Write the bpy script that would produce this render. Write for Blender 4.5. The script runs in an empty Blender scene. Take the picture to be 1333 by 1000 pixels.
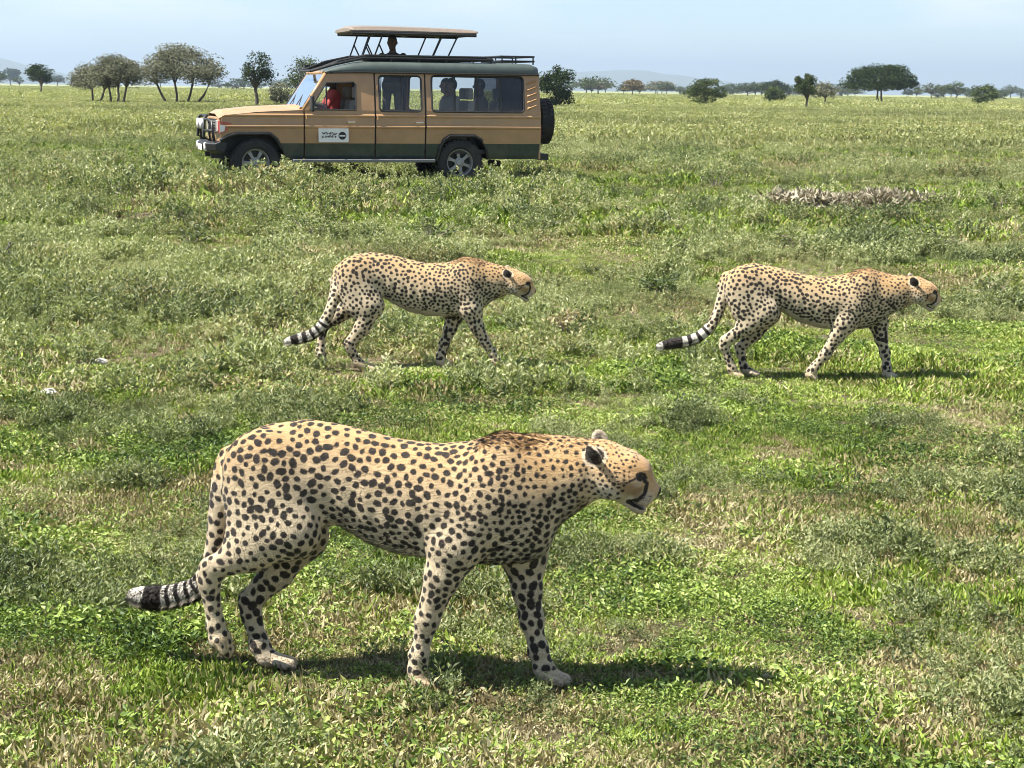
import bpy, bmesh, math, random
import numpy as np
from mathutils import Vector, Matrix, kdtree
from mathutils.geometry import delaunay_2d_cdt

random.seed(7); RNG = np.random.default_rng(7)
R = math.radians
scene = bpy.context.scene
COL = scene.collection

# ------------------------------------------------------------------ camera
FPX, CX, CY = 2200.0, 666.5, 500.0          # focal length and centre, in photo pixels
CAMZ, HORIZON = 1.75, 117.0
ROLL = math.radians(.73)                      # the photo's horizon drops to the right
PITCH = math.atan((CY - HORIZON) / FPX)
cam_d = bpy.data.cameras.new('camera'); cam = bpy.data.objects.new('camera', cam_d)
COL.objects.link(cam); scene.camera = cam
cam.location = (0, 0, CAMZ); cam.rotation_euler = (Matrix.Rotation(R(90) - PITCH, 3, 'X') @ Matrix.Rotation(ROLL, 3, 'Z')).to_euler()
cam_d.sensor_width = 36; cam_d.lens = 36 * FPX / 1333.0
cam_d.clip_start = 0.05; cam_d.clip_end = 60000

# ------------------------------------------------------------------ sun, sky, exposure
SUN_EL, SUN_AZ = R(57), R(-104)              # azimuth clockwise from +Y: from the left, a little behind the camera
sun_dir = Vector((math.sin(SUN_AZ) * math.cos(SUN_EL), math.cos(SUN_AZ) * math.cos(SUN_EL), math.sin(SUN_EL)))
sd = bpy.data.lights.new('sun', 'SUN'); sun = bpy.data.objects.new('sun', sd); COL.objects.link(sun)
sd.energy = 4.6; sd.angle = R(0.53); sd.color = (1.0, 0.955, 0.88)
sun.rotation_euler = sun_dir.to_track_quat('Z', 'Y').to_euler(); sun.location = sun_dir * 30
world = bpy.data.worlds.new('World'); scene.world = world; world.use_nodes = True
wn, wl = world.node_tree.nodes, world.node_tree.links
wn.clear()
wo = wn.new('ShaderNodeOutputWorld'); wb = wn.new('ShaderNodeBackground'); sky = wn.new('ShaderNodeTexSky')
sky.sky_type = 'NISHITA'; sky.sun_disc = False; sky.sun_elevation = SUN_EL; sky.sun_rotation = SUN_AZ
sky.altitude = 1600; sky.air_density = 1.0; sky.dust_density = 0.15; sky.ozone_density = 3.0
# thin cloud veil laid over the whole sky (direction based, the same all round)
tc = wn.new('ShaderNodeTexCoord'); mp = wn.new('ShaderNodeMapping'); mp.inputs['Scale'].default_value = (5, 5, 26)
mp.inputs['Location'].default_value = (0.35, 0.1, 0.62)
nz = wn.new('ShaderNodeTexNoise'); nz.inputs['Scale'].default_value = 1.1; nz.inputs['Detail'].default_value = 7; nz.inputs['Roughness'].default_value = .58
rp = wn.new('ShaderNodeValToRGB'); rp.color_ramp.elements[0].position = .46; rp.color_ramp.elements[1].position = .66
rp.color_ramp.elements[0].color = (0, 0, 0, 1); rp.color_ramp.elements[1].color = (.62, .62, .62, 1)
mx = wn.new('ShaderNodeMixRGB'); mx.inputs['Color2'].default_value = (7.6, 7.8, 8.0, 1)
wl.new(tc.outputs['Generated'], mp.inputs['Vector']); wl.new(mp.outputs['Vector'], nz.inputs['Vector'])
wl.new(nz.outputs['Fac'], rp.inputs['Fac']); wl.new(rp.outputs['Color'], mx.inputs['Fac'])
wl.new(sky.outputs['Color'], mx.inputs['Color1']); wl.new(mx.outputs['Color'], wb.inputs['Color'])
wb.inputs['Strength'].default_value = 0.059
wl.new(wb.outputs['Background'], wo.inputs['Surface'])
vs = scene.view_settings
vs.view_transform = 'Standard'; vs.look = 'None'; vs.gamma = 1.0; vs.use_curve_mapping = False
vs.exposure = 1.55
scene.render.engine = 'CYCLES'
scene.cycles.max_bounces = 6; scene.cycles.transparent_max_bounces = 12
scene.cycles.volume_bounces = 0
scene.cycles.filter_width = 1.0; scene.cycles.use_denoising = True; scene.cycles.denoising_prefilter = 'ACCURATE'

# ------------------------------------------------------------------ small helpers
cp, sp = math.cos(PITCH), math.sin(PITCH)
def ray(px, py):
    """direction through a photo pixel, depth 1 along the optical axis"""
    a, b = (px - CX) / FPX, -(py - CY) / FPX
    a, b = a * math.cos(ROLL) - b * math.sin(ROLL), a * math.sin(ROLL) + b * math.cos(ROLL)
    return np.array([a, cp + b * sp, -sp + b * cp])
CAM = np.array([0, 0, CAMZ])
def sstep(a, b, x):
    t = np.clip((np.asarray(x, float) - a) / (b - a), 0, 1); return t * t * (3 - 2 * t)
def gh(x, y):
    """height of the ground"""
    x = np.asarray(x, float); y = np.asarray(y, float)
    und = .012 * np.sin(x * 1.9 + y * .7) * np.sin(y * 1.3 + .4) + .018 * np.sin(x * .55 - y * .33 + 1.1) * np.sin(y * .41 + x * .2)
    far = sstep(12.5, 20, y) * .05 * np.sin(x * .21 + 1.3) * np.sin(y * .17)
    und = und * (1 - .75 * sstep(24, 60, y))
    return .23 * sstep(12.5, 27, y) + und * sstep(0, 4, np.abs(y) + .5) + far * (1 - sstep(26, 34, y))
def on_ground(px, py, dz=0.0):
    d = ray(px, py); z = 0.0
    for _ in range(12):
        t = (z - CAMZ) / d[2]; p = CAM + t * d; z = float(gh(p[0], p[1])) + dz
    return p
def tag(o, label=None, cat=None, group=None, kind=None):
    if label: o['label'] = label
    if cat: o['category'] = cat
    if group: o['group'] = group
    if kind: o['kind'] = kind
    return o
def empty(name, loc=(0, 0, 0), rz=0.0):
    o = bpy.data.objects.new(name, None); COL.objects.link(o)
    o.location = loc; o.rotation_euler = (0, 0, rz); o.empty_display_size = .2
    return o
def link(name, me, parent=None, loc=None, mats=()):
    o = bpy.data.objects.new(name, me); COL.objects.link(o)
    for m in mats:
        me.materials.append(m)
    if parent: o.parent = parent
    if loc is not None: o.location = loc
    return o
def mesh_np(name, V, F, smooth=True):
    """V (n,3), F (m,k) array or a list of faces"""
    me = bpy.data.meshes.new(name)
    V = np.asarray(V, np.float32)
    if isinstance(F, np.ndarray):
        m, k = F.shape
        me.vertices.add(len(V)); me.vertices.foreach_set('co', V.ravel())
        me.loops.add(m * k); me.loops.foreach_set('vertex_index', F.astype(np.int32).ravel())
        me.polygons.add(m)
        me.polygons.foreach_set('loop_start', np.arange(0, m * k, k, dtype=np.int32))
        me.update(calc_edges=True)
    else:
        me.from_pydata(V.tolist(), [], [list(map(int, f)) for f in F])
        me.update()
    me.polygons.foreach_set('use_smooth', np.full(len(me.polygons), bool(smooth)))
    return me
def attr(me, name, data, kind='FLOAT'):
    a = me.attributes.new(name, kind, 'POINT')
    if kind == 'FLOAT_COLOR':
        d = np.ones((len(data), 4), np.float32); d[:, :3] = data; a.data.foreach_set('color', d.ravel())
    else:
        a.data.foreach_set('value', np.asarray(data, np.float32).ravel())

# ------------------------------------------------------------------ materials
class NT:
    """a little node-tree writer"""
    def __init__(s, name):
        s.m = bpy.data.materials.new(name); s.m.use_nodes = True
        s.n, s.l = s.m.node_tree.nodes, s.m.node_tree.links; s.n.clear()
        s.out = s.n.new('ShaderNodeOutputMaterial')
    def new(s, t, **kw):
        x = s.n.new('ShaderNode' + t)
        for k, v in kw.items():
            if k.startswith('_'): setattr(x, k[1:], v)
            else:
                i = x.inputs[int(k[1:])] if k[0] == 'i' and k[1:].isdigit() else x.inputs[k.replace('__', ' ')]
                s.set(i, v)
        return x
    def set(s, i, v):
        if isinstance(v, bpy.types.NodeSocket): s.l.new(v, i)
        else:
            if isinstance(v, tuple) and len(v) == 3 and i.type == 'RGBA': v = v + (1,)
            i.default_value = v
    def noise(s, scale, detail=4, rough=.55, vec=None, dist=0.0):
        x = s.new('TexNoise', Scale=scale, Detail=detail, Roughness=rough, Distortion=dist)
        if vec is not None: s.l.new(vec, x.inputs['Vector'])
        return x.outputs['Fac']
    def ramp(s, fac, stops):
        x = s.n.new('ShaderNodeValToRGB'); e = x.color_ramp.elements
        while len(e) < len(stops): e.new(.5)
        for i, (p, c) in enumerate(stops):
            e[i].position = p; e[i].color = (c if len(c) == 4 else tuple(c) + (1,)) if isinstance(c, tuple) else (c, c, c, 1)
        s.l.new(fac, x.inputs['Fac']); return x.outputs['Color']
    def mix(s, f, a, b, mode='MIX'):
        x = s.n.new('ShaderNodeMixRGB'); x.blend_type = mode
        s.set(x.inputs['Fac'], f); s.set(x.inputs['Color1'], a); s.set(x.inputs['Color2'], b)
        return x.outputs['Color']
    def math(s, op, a, b=0.0, c=0.0):
        x = s.n.new('ShaderNodeMath'); x.operation = op
        s.set(x.inputs[0], a); s.set(x.inputs[1], b); s.set(x.inputs[2], c); return x.outputs[0]
    def done(s, sh): s.l.new(sh, s.out.inputs['Surface']); return s.m

def M_basic(name, col, rough=.5, metal=0.0, coat=0.0, var=.12, scale=14, bump=0.0, dirt=None):
    t = NT(name); tcn = t.new('TexCoord'); v = tcn.outputs['Object']
    f = t.noise(scale, 5, .6, v)
    c = t.mix(1.0, col, t.ramp(f, [(.3, 1 - var), (.7, 1 + var)]), 'MULTIPLY')
    if dirt:
        f2 = t.ramp(t.noise(3.0, 6, .65, v), [(.45, 0.0), (.75, .55)])
        c = t.mix(f2, c, dirt)
    p = t.new('BsdfPrincipled', Base__Color=c, Metallic=metal, Roughness=rough)
    p.inputs['Coat Weight'].default_value = coat; p.inputs['Coat Roughness'].default_value = .12
    rr = t.math('MULTIPLY_ADD', f, .25, rough - .1); t.l.new(rr, p.inputs['Roughness'])
    if bump:
        b = t.new('Bump', Strength=bump, Distance=.01, Height=t.noise(scale * 3, 4, .6, v)); t.l.new(b.outputs[0], p.inputs['Normal'])
    return t.done(p.outputs[0])
# ------------------------------------------------------------------ implicit surfaces (for animals and people)
class Field:
    def __init__(s, lo, hi, h):
        s.h = h; s.lo = np.array(lo, float); s.n = (np.ceil((np.array(hi) - s.lo) / h).astype(int) + 1)
        s.F = np.full(s.n, .5, np.float32)
        s.ax = [s.lo[i] + h * np.arange(s.n[i]) for i in range(3)]
    def box(s, lo, hi, pad):
        i0 = np.clip(np.floor((np.array(lo) - pad - s.lo) / s.h).astype(int), 0, s.n)
        i1 = np.clip(np.ceil((np.array(hi) + pad - s.lo) / s.h).astype(int) + 1, 0, s.n)
        sl = tuple(slice(a, b) for a, b in zip(i0, i1))
        X, Y, Z = np.meshgrid(*[s.ax[i][sl[i]] for i in range(3)], indexing='ij', sparse=True)
        return sl, X, Y, Z
    def join(s, sl, d, k):
        a = s.F[sl]
        hh = np.maximum(k - np.abs(a - d), 0) / k
        s.F[sl] = np.minimum(a, d) - hh * hh * k * .25
    def carve(s, sl, d, k):
        a = s.F[sl]; d = -d
        hh = np.maximum(k - np.abs(a - d), 0) / k
        s.F[sl] = np.maximum(a, d) + hh * hh * k * .25
    def cone(s, a, b, ra, rb, k=.02, ys=1.0):
        a = np.array(a, float); b = np.array(b, float); r = max(ra, rb)
        sl, X, Y, Z = s.box(np.minimum(a, b) - r, np.maximum(a, b) + r, k + 3 * s.h)
        ab = b - a; L = max(ab @ ab, 1e-9)
        t = np.clip(((X - a[0]) * ab[0] + (Y - a[1]) * ab[1] + (Z - a[2]) * ab[2]) / L, 0, 1)
        q = np.sqrt((X - a[0] - t * ab[0]) ** 2 + ((Y - a[1] - t * ab[1]) / ys) ** 2 + (Z - a[2] - t * ab[2]) ** 2)
        s.join(sl, (q - (ra + (rb - ra) * t)) * min(1, ys ** .5), k)
    def ell(s, c, rad, k=.02, M=None, carve=False):
        c = np.array(c, float); rad = np.array(rad, float); r = rad.max()
        sl, X, Y, Z = s.box(c - r, c + r, k + 3 * s.h)
        x, y, z = X - c[0], Y - c[1], Z - c[2]
        if M is not None:
            x, y, z = [M[i][0] * x + M[i][1] * y + M[i][2] * z for i in range(3)]
        q = np.sqrt((x / rad[0]) ** 2 + (y / rad[1]) ** 2 + (z / rad[2]) ** 2)
        d = (q - 1) * rad.min() * .5 + (q - 1) * rad.mean() * .5
        (s.carve if carve else s.join)(sl, d, k)
    def mesh(s):
        F = s.F; S = F < 0
        c = lambda a, i, j, k: a[i:a.shape[0] - 1 + i, j:a.shape[1] - 1 + j, k:a.shape[2] - 1 + k]
        cor = [(i, j, k) for i in (0, 1) for j in (0, 1) for k in (0, 1)]
        cnt = sum(c(S, *q).astype(np.int8) for q in cor)
        act = (cnt > 0) & (cnt < 8)
        I = np.argwhere(act); idx = np.full(act.shape, -1, np.int64); idx[act] = np.arange(len(I))
        v = {q: F[I[:, 0] + q[0], I[:, 1] + q[1], I[:, 2] + q[2]] for q in cor}
        P = np.zeros((len(I), 3)); N = np.zeros(len(I))
        for q in cor:
            for a in range(3):
                if q[a] == 0:
                    q2 = list(q); q2[a] = 1; q2 = tuple(q2)
                    m = (v[q] < 0) != (v[q2] < 0)
                    t = v[q] / np.where(m, v[q] - v[q2], 1)
                    pt = np.tile(np.array(q, float), (len(I), 1)); pt[:, a] += t
                    P[m] += pt[m]; N[m] += 1
        V = s.lo + (I + P / N[:, None]) * s.h
        Q = []
        for a in range(3):
            sa = [slice(1, -1)] * 3; sb = [slice(1, -1)] * 3
            sa[a] = slice(0, -1); sb[a] = slice(1, None)
            A, B = S[tuple(sa)], S[tuple(sb)]
            e = np.argwhere(A != B); ins = A[tuple(e.T)]
            off = np.ones(3, int); off[a] = 0; e = e + off
            b, cc = (a + 1) % 3, (a + 2) % 3
            def cell(db, dc):
                g = e.copy(); g[:, b] -= db; g[:, cc] -= dc; return idx[tuple(g.T)]
            q = np.stack([cell(1, 1), cell(0, 1), cell(0, 0), cell(1, 0)], 1)
            q[~ins] = q[~ins][:, ::-1]; Q.append(q)
        return V, np.concatenate(Q)

def vnormals(V, Q):
    n = np.cross(V[Q[:, 2]] - V[Q[:, 0]], V[Q[:, 3]] - V[Q[:, 1]])
    N = np.zeros_like(V)
    for i in range(4): np.add.at(N, Q[:, i], n)
    return N / np.maximum(np.linalg.norm(N, axis=1, keepdims=True), 1e-9)

# ------------------------------------------------------------------ cheetahs
def M_coat(name):
    t = NT(name)
    a = t.new('Attribute', _attribute_name='coat'); s = t.new('Attribute', _attribute_name='spot')
    co = t.new('TexCoord').outputs['Object']
    e = t.math('ADD', s.outputs['Fac'], t.math('MULTIPLY', t.math('SUBTRACT', t.noise(150, 5, .75, co), .5), .012))
    m = t.new('MapRange', Value=e, From__Min=-.0012, From__Max=.0016, To__Min=1.0, To__Max=0.0).outputs[0]
    hair = t.noise(420, 3, .7, co)
    base = t.mix(1.0, a.outputs['Color'], t.ramp(hair, [(.25, .78), (.75, 1.18)]), 'MULTIPLY')
    mpn = t.new('Mapping', Vector=co); mpn.inputs['Scale'].default_value = (28, 70, 95)
    clump = t.noise(1.0, 5, .7, mpn.outputs[0]); hair2 = t.noise(2.6, 4, .7, mpn.outputs[0])
    base = t.mix(1.0, base, t.ramp(clump, [(.3, .80), (.7, 1.14)]), 'MULTIPLY')
    c = t.mix(m, base, t.ramp(hair2, [(.3, (.010, .008, .007)), (.75, (.045, .034, .025))]))
    p = t.new('BsdfPrincipled', Base__Color=c, Roughness=.72)
    p.inputs['Sheen Weight'].default_value = .12; p.inputs['Specular IOR Level'].default_value = .25
    b = t.new('Bump', Strength=.6, Distance=.006, Height=t.math('ADD', hair2, t.math('MULTIPLY', clump, .8))); t.l.new(b.outputs[0], p.inputs['Normal'])
    return t.done(p.outputs[0])
def M_fur(name):
    t = NT(name); a = t.new('Attribute', _attribute_name='coat')
    p = t.new('BsdfPrincipled', Base__Color=a.outputs['Color'], Roughness=.65)
    p.inputs['Specular IOR Level'].default_value = .3
    return t.done(p.outputs[0])
MC, MFUR = M_coat('cheetah_coat'), M_fur('cheetah_fur')
M_EYE = M_basic('cheetah_eye', (.30, .13, .03), .08, var=.3, coat=1.0)

def spots_on(V, Nn, spacing, rng):
    """evenly scattered spot centres on the surface; spacing per vertex"""
    order = rng.permutation(len(V)); kd = {}
    cell = .05; P = []; S = []
    for i in order:
        p = V[i]; s = spacing[i]
        if s <= 0: continue
        k = tuple((p // cell).astype(int)); ok = True
        for a in (-1, 0, 1):
            for b in (-1, 0, 1):
                for c in (-1, 0, 1):
                    for j in kd.get((k[0] + a, k[1] + b, k[2] + c), ()):
                        q = P[j]; dd = (q[0] - p[0]) ** 2 + (q[1] - p[1]) ** 2 + (q[2] - p[2]) ** 2
                        if dd < (s * .5 + S[j] * .5) ** 2: ok = False; break
                    if not ok: break
                if not ok: break
            if not ok: break
        if ok:
            kd.setdefault(k, []).append(len(P)); P.append(p); S.append(s)
    return np.array(P), np.array(S)

def seg_dist(P, a, b):
    a = np.asarray(a, float); b = np.asarray(b, float); ab = b - a
    t = np.clip(((P - a) @ ab) / max(ab @ ab, 1e-12), 0, 1)
    return np.linalg.norm(P - a - t[:, None] * ab, axis=1), t

def cheetah(spec, label, h, nfur):
    rng = np.random.default_rng(spec['seed'])
    base = on_ground(*spec['base']); yaw = R(spec['yaw'])
    cu = np.array([math.cos(yaw), math.sin(yaw), 0]); cv = np.array([-math.sin(yaw), math.cos(yaw), 0])
    base[2] = float(gh(base[0], base[1]))
    depth = (base - CAM) @ np.array([0, cp, -sp]); mpp = depth / FPX * 1.01
    def L(px, py, lat=0.0):
        d = ray(px, py); o = base + cv * lat
        t = ((o - CAM) @ cv) / (d @ cv); p = CAM + t * d - base
        return np.array([p @ cu, lat, p[2]])
    def gz(u, v):
        p = base + cu * u + cv * v; return float(gh(p[0], p[1])) - base[2]
    # --- torso as a tapering tube of sections
    T = np.array([[L(x, tp)[0], L(x, tp)[2], L(x, bt)[2], w] for x, tp, bt, w in spec['torso']])
    u0, u1 = T[0, 0], T[-1, 0]
    us = np.linspace(u0, u1, 400)
    def sm(y, n=17):
        k = np.hanning(n); k /= k.sum(); yp = np.pad(y, n // 2, mode='edge'); return np.convolve(yp, k, 'valid')
    tp, bt, w = [sm(np.interp(us, T[:, 0], T[:, i])) for i in (1, 2, 3)]
    lo = [min(u0, *[L(*q[:2])[0] for q in spec['tail']]) - .06, -.24, -.06]
    hi = [L(*spec['nose'])[0] + .06, .24, T[:, 1].max() + .09]
    Fd = Field(lo, hi, h)
    sl, X, Y, Z = Fd.box([u0 - .05, -.2, -.05], [u1 + .05, .2, hi[2]], 0)
    Xc = np.clip(X, u0, u1)
    ct, cb, cw = [np.interp(Xc, us, q) for q in (tp, bt, w)]
    c, hh = (ct + cb) / 2, (ct - cb) / 2
    zz = (Z - c) / hh
    wz = cw * (1 - .16 * np.clip(zz, 0, 1.4) ** 2 - .10 * np.clip(-zz, 0, 1.4))
    wz = np.maximum(wz, .012)
    q = (np.abs(zz) ** 2.2 + np.abs(Y / wz) ** 2.2) ** (1 / 2.2)
    d = (q - 1) * (.35 * np.minimum(hh, wz) + .65 * np.sqrt(hh * wz))
    d = np.maximum(d, 0) + np.minimum(d, 0); d = d + np.maximum(np.abs(X - Xc), 0) * .9
    d = d + .0022 * np.sin(X * 95) * np.exp(-((zz + .1) / .5) ** 2) * sstep(T[4, 0], T[6, 0], X) * (1 - sstep(T[8, 0], T[9, 0], X))  # ribs
    Fd.join(sl, d, .03)
    # --- scapula and haunch muscle
    for px, py, lat, ra, rz, k in spec['muscle']:
        p = L(px, py)
        for sgn in (-1, 1):
            Fd.ell([p[0], sgn * lat, p[2]], [ra * mpp, .038, rz * mpp], .045)
    # --- legs
    legs = []
    for leg in spec['legs']:
        pts = []
        for j in leg['j']:
            p = L(j[0], j[1], j[3]); k = len(leg['j']) - 1 - len(pts); pts.append((p, j[2] * mpp * (.84 if k in (1,) else .93 if k < 4 else 1), j[4] if len(j) > 4 else .8))
        for (a, ra, s0), (b, rb, s1) in zip(pts[:-1], pts[1:]):
            Fd.cone(a, b, ra, rb, .022, (s0 + s1) / 2)
        legs.append(pts)
        for (xa, ya, ra, xb, yb, rb) in leg.get('fill', ()):
            Fd.cone(L(xa, ya, leg['j'][0][3]), L(xb, yb, leg['j'][1][3]), ra * mpp, rb * mpp, .04, .6)
        heel, toe = [L(*q, leg['lat']) for q in leg['paw']]
        if leg.get('plant', True):
            g = gz(toe[0], leg['lat']); dz = g + .022 - toe[2]
            heel[2] = max(g + .03, min(heel[2], g + .06)); toe[2] = g + .02
        e = (toe - heel); e /= max(np.linalg.norm(e), 1e-6)
        Fd.cone(pts[-1][0], heel, pts[-1][1], .026, .018, .95)
        Fd.cone(heel, toe, .025, .021, .02, 1.15)
        for q in (-.029, -.0105, .0105, .029):
            t0 = toe + np.array([0, q, .001]) - e * (.004 + 5 * abs(q) ** 1.5)
            Fd.cone(t0 - e * .01, t0 + e * .020 + np.array([0, 0, -.005]), .0128, .0110, .003)
        back = np.array([-1.0, 0, .25])
        if leg['j'][0][0] < spec['torso'][8][0]:      # hind leg: heel bone at the hock
            hk = min(range(len(pts)), key=lambda i: pts[i][0][0]); Fd.ell(pts[hk][0] + back * pts[hk][1] * .55, (.017, .013, .020), .012)
        else:                                          # foreleg: elbow and wrist pad
            Fd.ell(pts[1][0] + back * pts[1][1] * .75, (.024, .020, .03), .02); Fd.ell(pts[-2][0] + back * pts[-2][1] * .9, (.011, .012, .014), .010)
            Fd.ell(pts[-2][0] - back * pts[-2][1] * .25 + np.array([0, 0, .012]), (.02, .026, .03), .02)
        leg['m'] = (pts, heel, toe)
    # --- tail
    tl = [L(x, y, lt) for x, y, r, lt in spec['tail']]
    tr = [q[2] * mpp for q in spec['tail']]
    tlen = np.cumsum([0] + [np.linalg.norm(b - a) for a, b in zip(tl[:-1], tl[1:])])
    # smooth the tail through its points
    tt = np.linspace(0, tlen[-1], 44)
    C = np.array([sm(np.interp(tt, tlen, [p[i] for p in tl]), 7) for i in range(3)]).T; C[0] = tl[0]; C[-1] = tl[-1]
    CR = np.interp(tt, tlen, tr)
    for i in range(43): Fd.cone(C[i], C[i + 1], CR[i], CR[i + 1], .012)
    # --- head
    O, Nn_ = L(*spec['occ'], spec.get('hlat', 0)), L(*spec['nose'], spec.get('hlat', 0) + spec.get('turn', 0))
    HL = np.linalg.norm(Nn_ - O); e1 = (Nn_ - O) / HL
    side = np.array([0, 1.0, 0]); side = side - e1 * (side @ e1); side /= np.linalg.norm(side)
    up = np.cross(e1, side)
    roll = spec.get('roll', 0)
    side, up = side * math.cos(roll) + up * math.sin(roll), up * math.cos(roll) - side * math.sin(roll)
    HM = np.array([e1, side, up])
    hp = lambda x, y, z: O + HL * (x * e1 + y * side + z * up)
    HE = lambda c, r, k=.02, cv_=False: Fd.ell(hp(*c), np.array(r) * HL, k, HM, cv_)
    HC = lambda a, b, ra, rb, k=.015: Fd.cone(hp(*a), hp(*b), ra * HL, rb * HL, k)
    neck0 = L(*spec['neck'][0][:2]); HCr = spec['neck'][0][2] * mpp
    Fd.cone(neck0, hp(.2, 0, -.02), HCr, .30 * HL, .04, .8)
    HE((.36, 0, .0), (.36, .30, .30)); HE((.56, 0, .07), (.24, .23, .205), .03)
    for sg in (-1, 1):
        HE((.44, sg * .17, -.12), (.24, .15, .22), .03)          # cheeks
        HE((.60, sg * .19, .0), (.14, .07, .07), .03)            # cheekbones
        HC((.54, sg * .10, .195), (.74, sg * .09, .165), .075, .052, .025)   # brow
        HE((.735, sg * .15, .135), (.06, .04, .042), .012, True)        # eye socket
        HE((.88, sg * .085, -.13), (.115, .095, .115), .02)        # muzzle pads
    HC((.68, 0, .085), (.93, 0, .0), .165, .088, .025)           # nose bridge
    HE((.99, 0, -.005), (.05, .06, .05), .012)                  # nose
    HC((.40, 0, -.22), (.84, 0, -.295), .13, .085, .025)         # lower jaw
    HE((.90, 0, -.315), (.075, .075, .06), .02)                    # chin
    HE((.88, 0, -.25), (.13, .18, .020), .010, True)             # mouth
    ears = []
    for sg in (-1, 1):
        ec = np.array([.08, sg * .29, .15]); nrm = np.array([.35, -sg * .55, .62]); nrm /= np.linalg.norm(nrm)
        ea = np.array([-.55, sg * .55, .45]); ea -= nrm * (ea @ nrm); ea /= np.linalg.norm(ea); eb = np.cross(nrm, ea)
        EM = np.array([q[0] * e1 + q[1] * side + q[2] * up for q in (ea, eb, nrm)])
        Fd.ell(hp(*ec), np.array([.15, .135, .05]) * HL, .012, EM)
        Fd.ell(hp(*(ec + nrm * .055)), np.array([.115, .10, .045]) * HL, .008, EM, True)
        ears.append((ec, nrm))
    V, Q = Fd.mesh(); N = vnormals(V, Q)
    # keep only the big connected piece: tiny islands are dropped by size
    # --- coat colours
    U = V[:, 0]; n = len(V)
    ctv = np.interp(U, us, tp); cbv = np.interp(U, us, bt)
    rel = (V[:, 2] - cbv) / np.maximum(ctv - cbv, .05)
    tan = np.array([.56, .355, .160]); cream = np.array([.64, .515, .340]); white = np.array([.66, .575, .44])
    tw = sstep(.25, .95, rel) * .7 + .3 * sstep(.0, .9, N[:, 2]); tw = np.clip(tw + .35 * sstep(T[10, 0], T[13, 0], U) * sstep(.3, .7, rel), 0, 1)
    colr = cream + (tan - cream) * tw[:, None]
    bel = sstep(-.15, -.8, N[:, 2])
    colr = colr + (white - colr) * (bel * (1 - sstep(.4, .7, rel)))[:, None]
    sps = np.full(n, .0385); srad = np.full(n, .335)
    fz = spec.get('spotscale', 1.0)
    # size by region: larger on rump, smaller on shoulder and neck
    k_ = sstep(T[6, 0], T[11, 0], U); sps = .0243 - .0056 * k_; srad[:] = .395
    # tail
    dt = np.full(n, 9.); ttv = np.zeros(n)
    for i in range(43):
        dd, t = seg_dist(V, C[i], C[i + 1]); dd = dd - CR[i]
        m = dd < dt; dt[m] = dd[m]; ttv[m] = (i + t[m]) / 43
    dl = np.full(n, 9.); low = np.zeros(n); legt = np.zeros(n)
    for leg in spec['legs']:
        pts, heel, toe = leg['m']
        seq = [p[0] for p in pts] + [heel, toe]; rr = [p[1] for p in pts] + [.03, .03]
        tot = len(seq) - 1
        for i in range(tot):
            dd, t = seg_dist(V, seq[i], seq[i + 1]); dd = dd - (rr[i] * (1 - t) + rr[i + 1] * t)
            m = dd < dl; dl[m] = dd[m]; legt[m] = ((i + t) / tot)[m]
            low[m] = (sstep(0, 1, (i + t - (tot - 2.2)) / 1.2))[m]
    onleg = (dl < .014) & (rel < .30)
    ontail = (dt < .012) & (ttv > .10)
    colr[onleg] = colr[onleg] * .35 + cream * .65
    lowm = onleg & (low > .2)
    colr[lowm] = (.58, .44, .26)
    sps[onleg] = .0230; srad[onleg] = .375
    sps[onleg & (low > .15)] = .0200; srad[onleg & (low > .15)] = .31
    paw = onleg & (V[:, 2] < .055)
    colr[paw] = (.58, .45, .28); sps[paw] = 0
    inner = (np.abs(N[:, 1]) > .3) & (np.sign(N[:, 1]) != np.sign(V[:, 1])) & onleg
    colr[inner] = (.58, .47, .32)
    sps[(bel > .75) & ~onleg] = 0
    farleg = onleg & (V[:, 1] > .01) & (rel < .05); sps[farleg & ~paw] = .0262; srad[farleg] = .44
    # tail rings
    colr[ontail] = cream
    sps[ontail] = .026; srad[ontail] = .41
    ring = np.full(n, 1.0)
    edges = spec['rings']
    rm = ontail & (ttv > edges[0][0] - .02); sps[rm] = 0; colr[rm] = (.70, .64, .54)
    for a, b in edges:
        ring = np.minimum(ring, (np.abs(ttv - (a + b) / 2) - (b - a) / 2) * tlen[-1])
    ring[~rm] = 1.0
    # head
    Hc = (V - O) @ HM.T / HL; hx, hy, hz = Hc.T; ay = np.abs(hy)
    onh = (hx > .0) & (np.linalg.norm(Hc - [.45, 0, 0], axis=1) < .75) & (U > O[0] - .02)
    ht = sstep(-.2, .2, hz)
    hcol = np.array([.62, .46, .27]) + (np.array([.58, .35, .155]) - np.array([.62, .46, .27])) * ht[:, None]
    b_ = sstep(0, .16, hx)[:, None]
    colr[onh] = (colr * (1 - b_) + hcol * b_)[onh]
    def blend(wgt, c):
        wgt = (wgt * onh)[:, None]; colr[:] = colr * (1 - wgt) + np.array(c) * wgt
    blend(sstep(-.06, -.20, hz) * sstep(.15, .45, hx), white * .9)
    blend(sstep(.76, .86, hx) * sstep(.02, -.10, hz) * .9, (.55, .45, .33))
    blend(sstep(.50, .62, hx) * sstep(.86, .80, hx) * sstep(.06, .0, hz) * sstep(-.22, -.10, hz) * .75, (.30, .18, .095))  # cheek patch: its own brown, darkened further by shade painted into the coat
    blend(sstep(.55, .8, hx) * sstep(.1, .2, hz) * .45, (.45, .25, .11))
    blend(sstep(.075, .045, np.hypot(hx - .72, hz - .06)) * .6, (.56, .43, .28))
    sps[onh] = .0125; srad[onh] = .27; ck = onh & (hz < -.02); sps[ck] = .0135; srad[ck] = .36
    sps[onh & (hx > .60)] = 0
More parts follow.
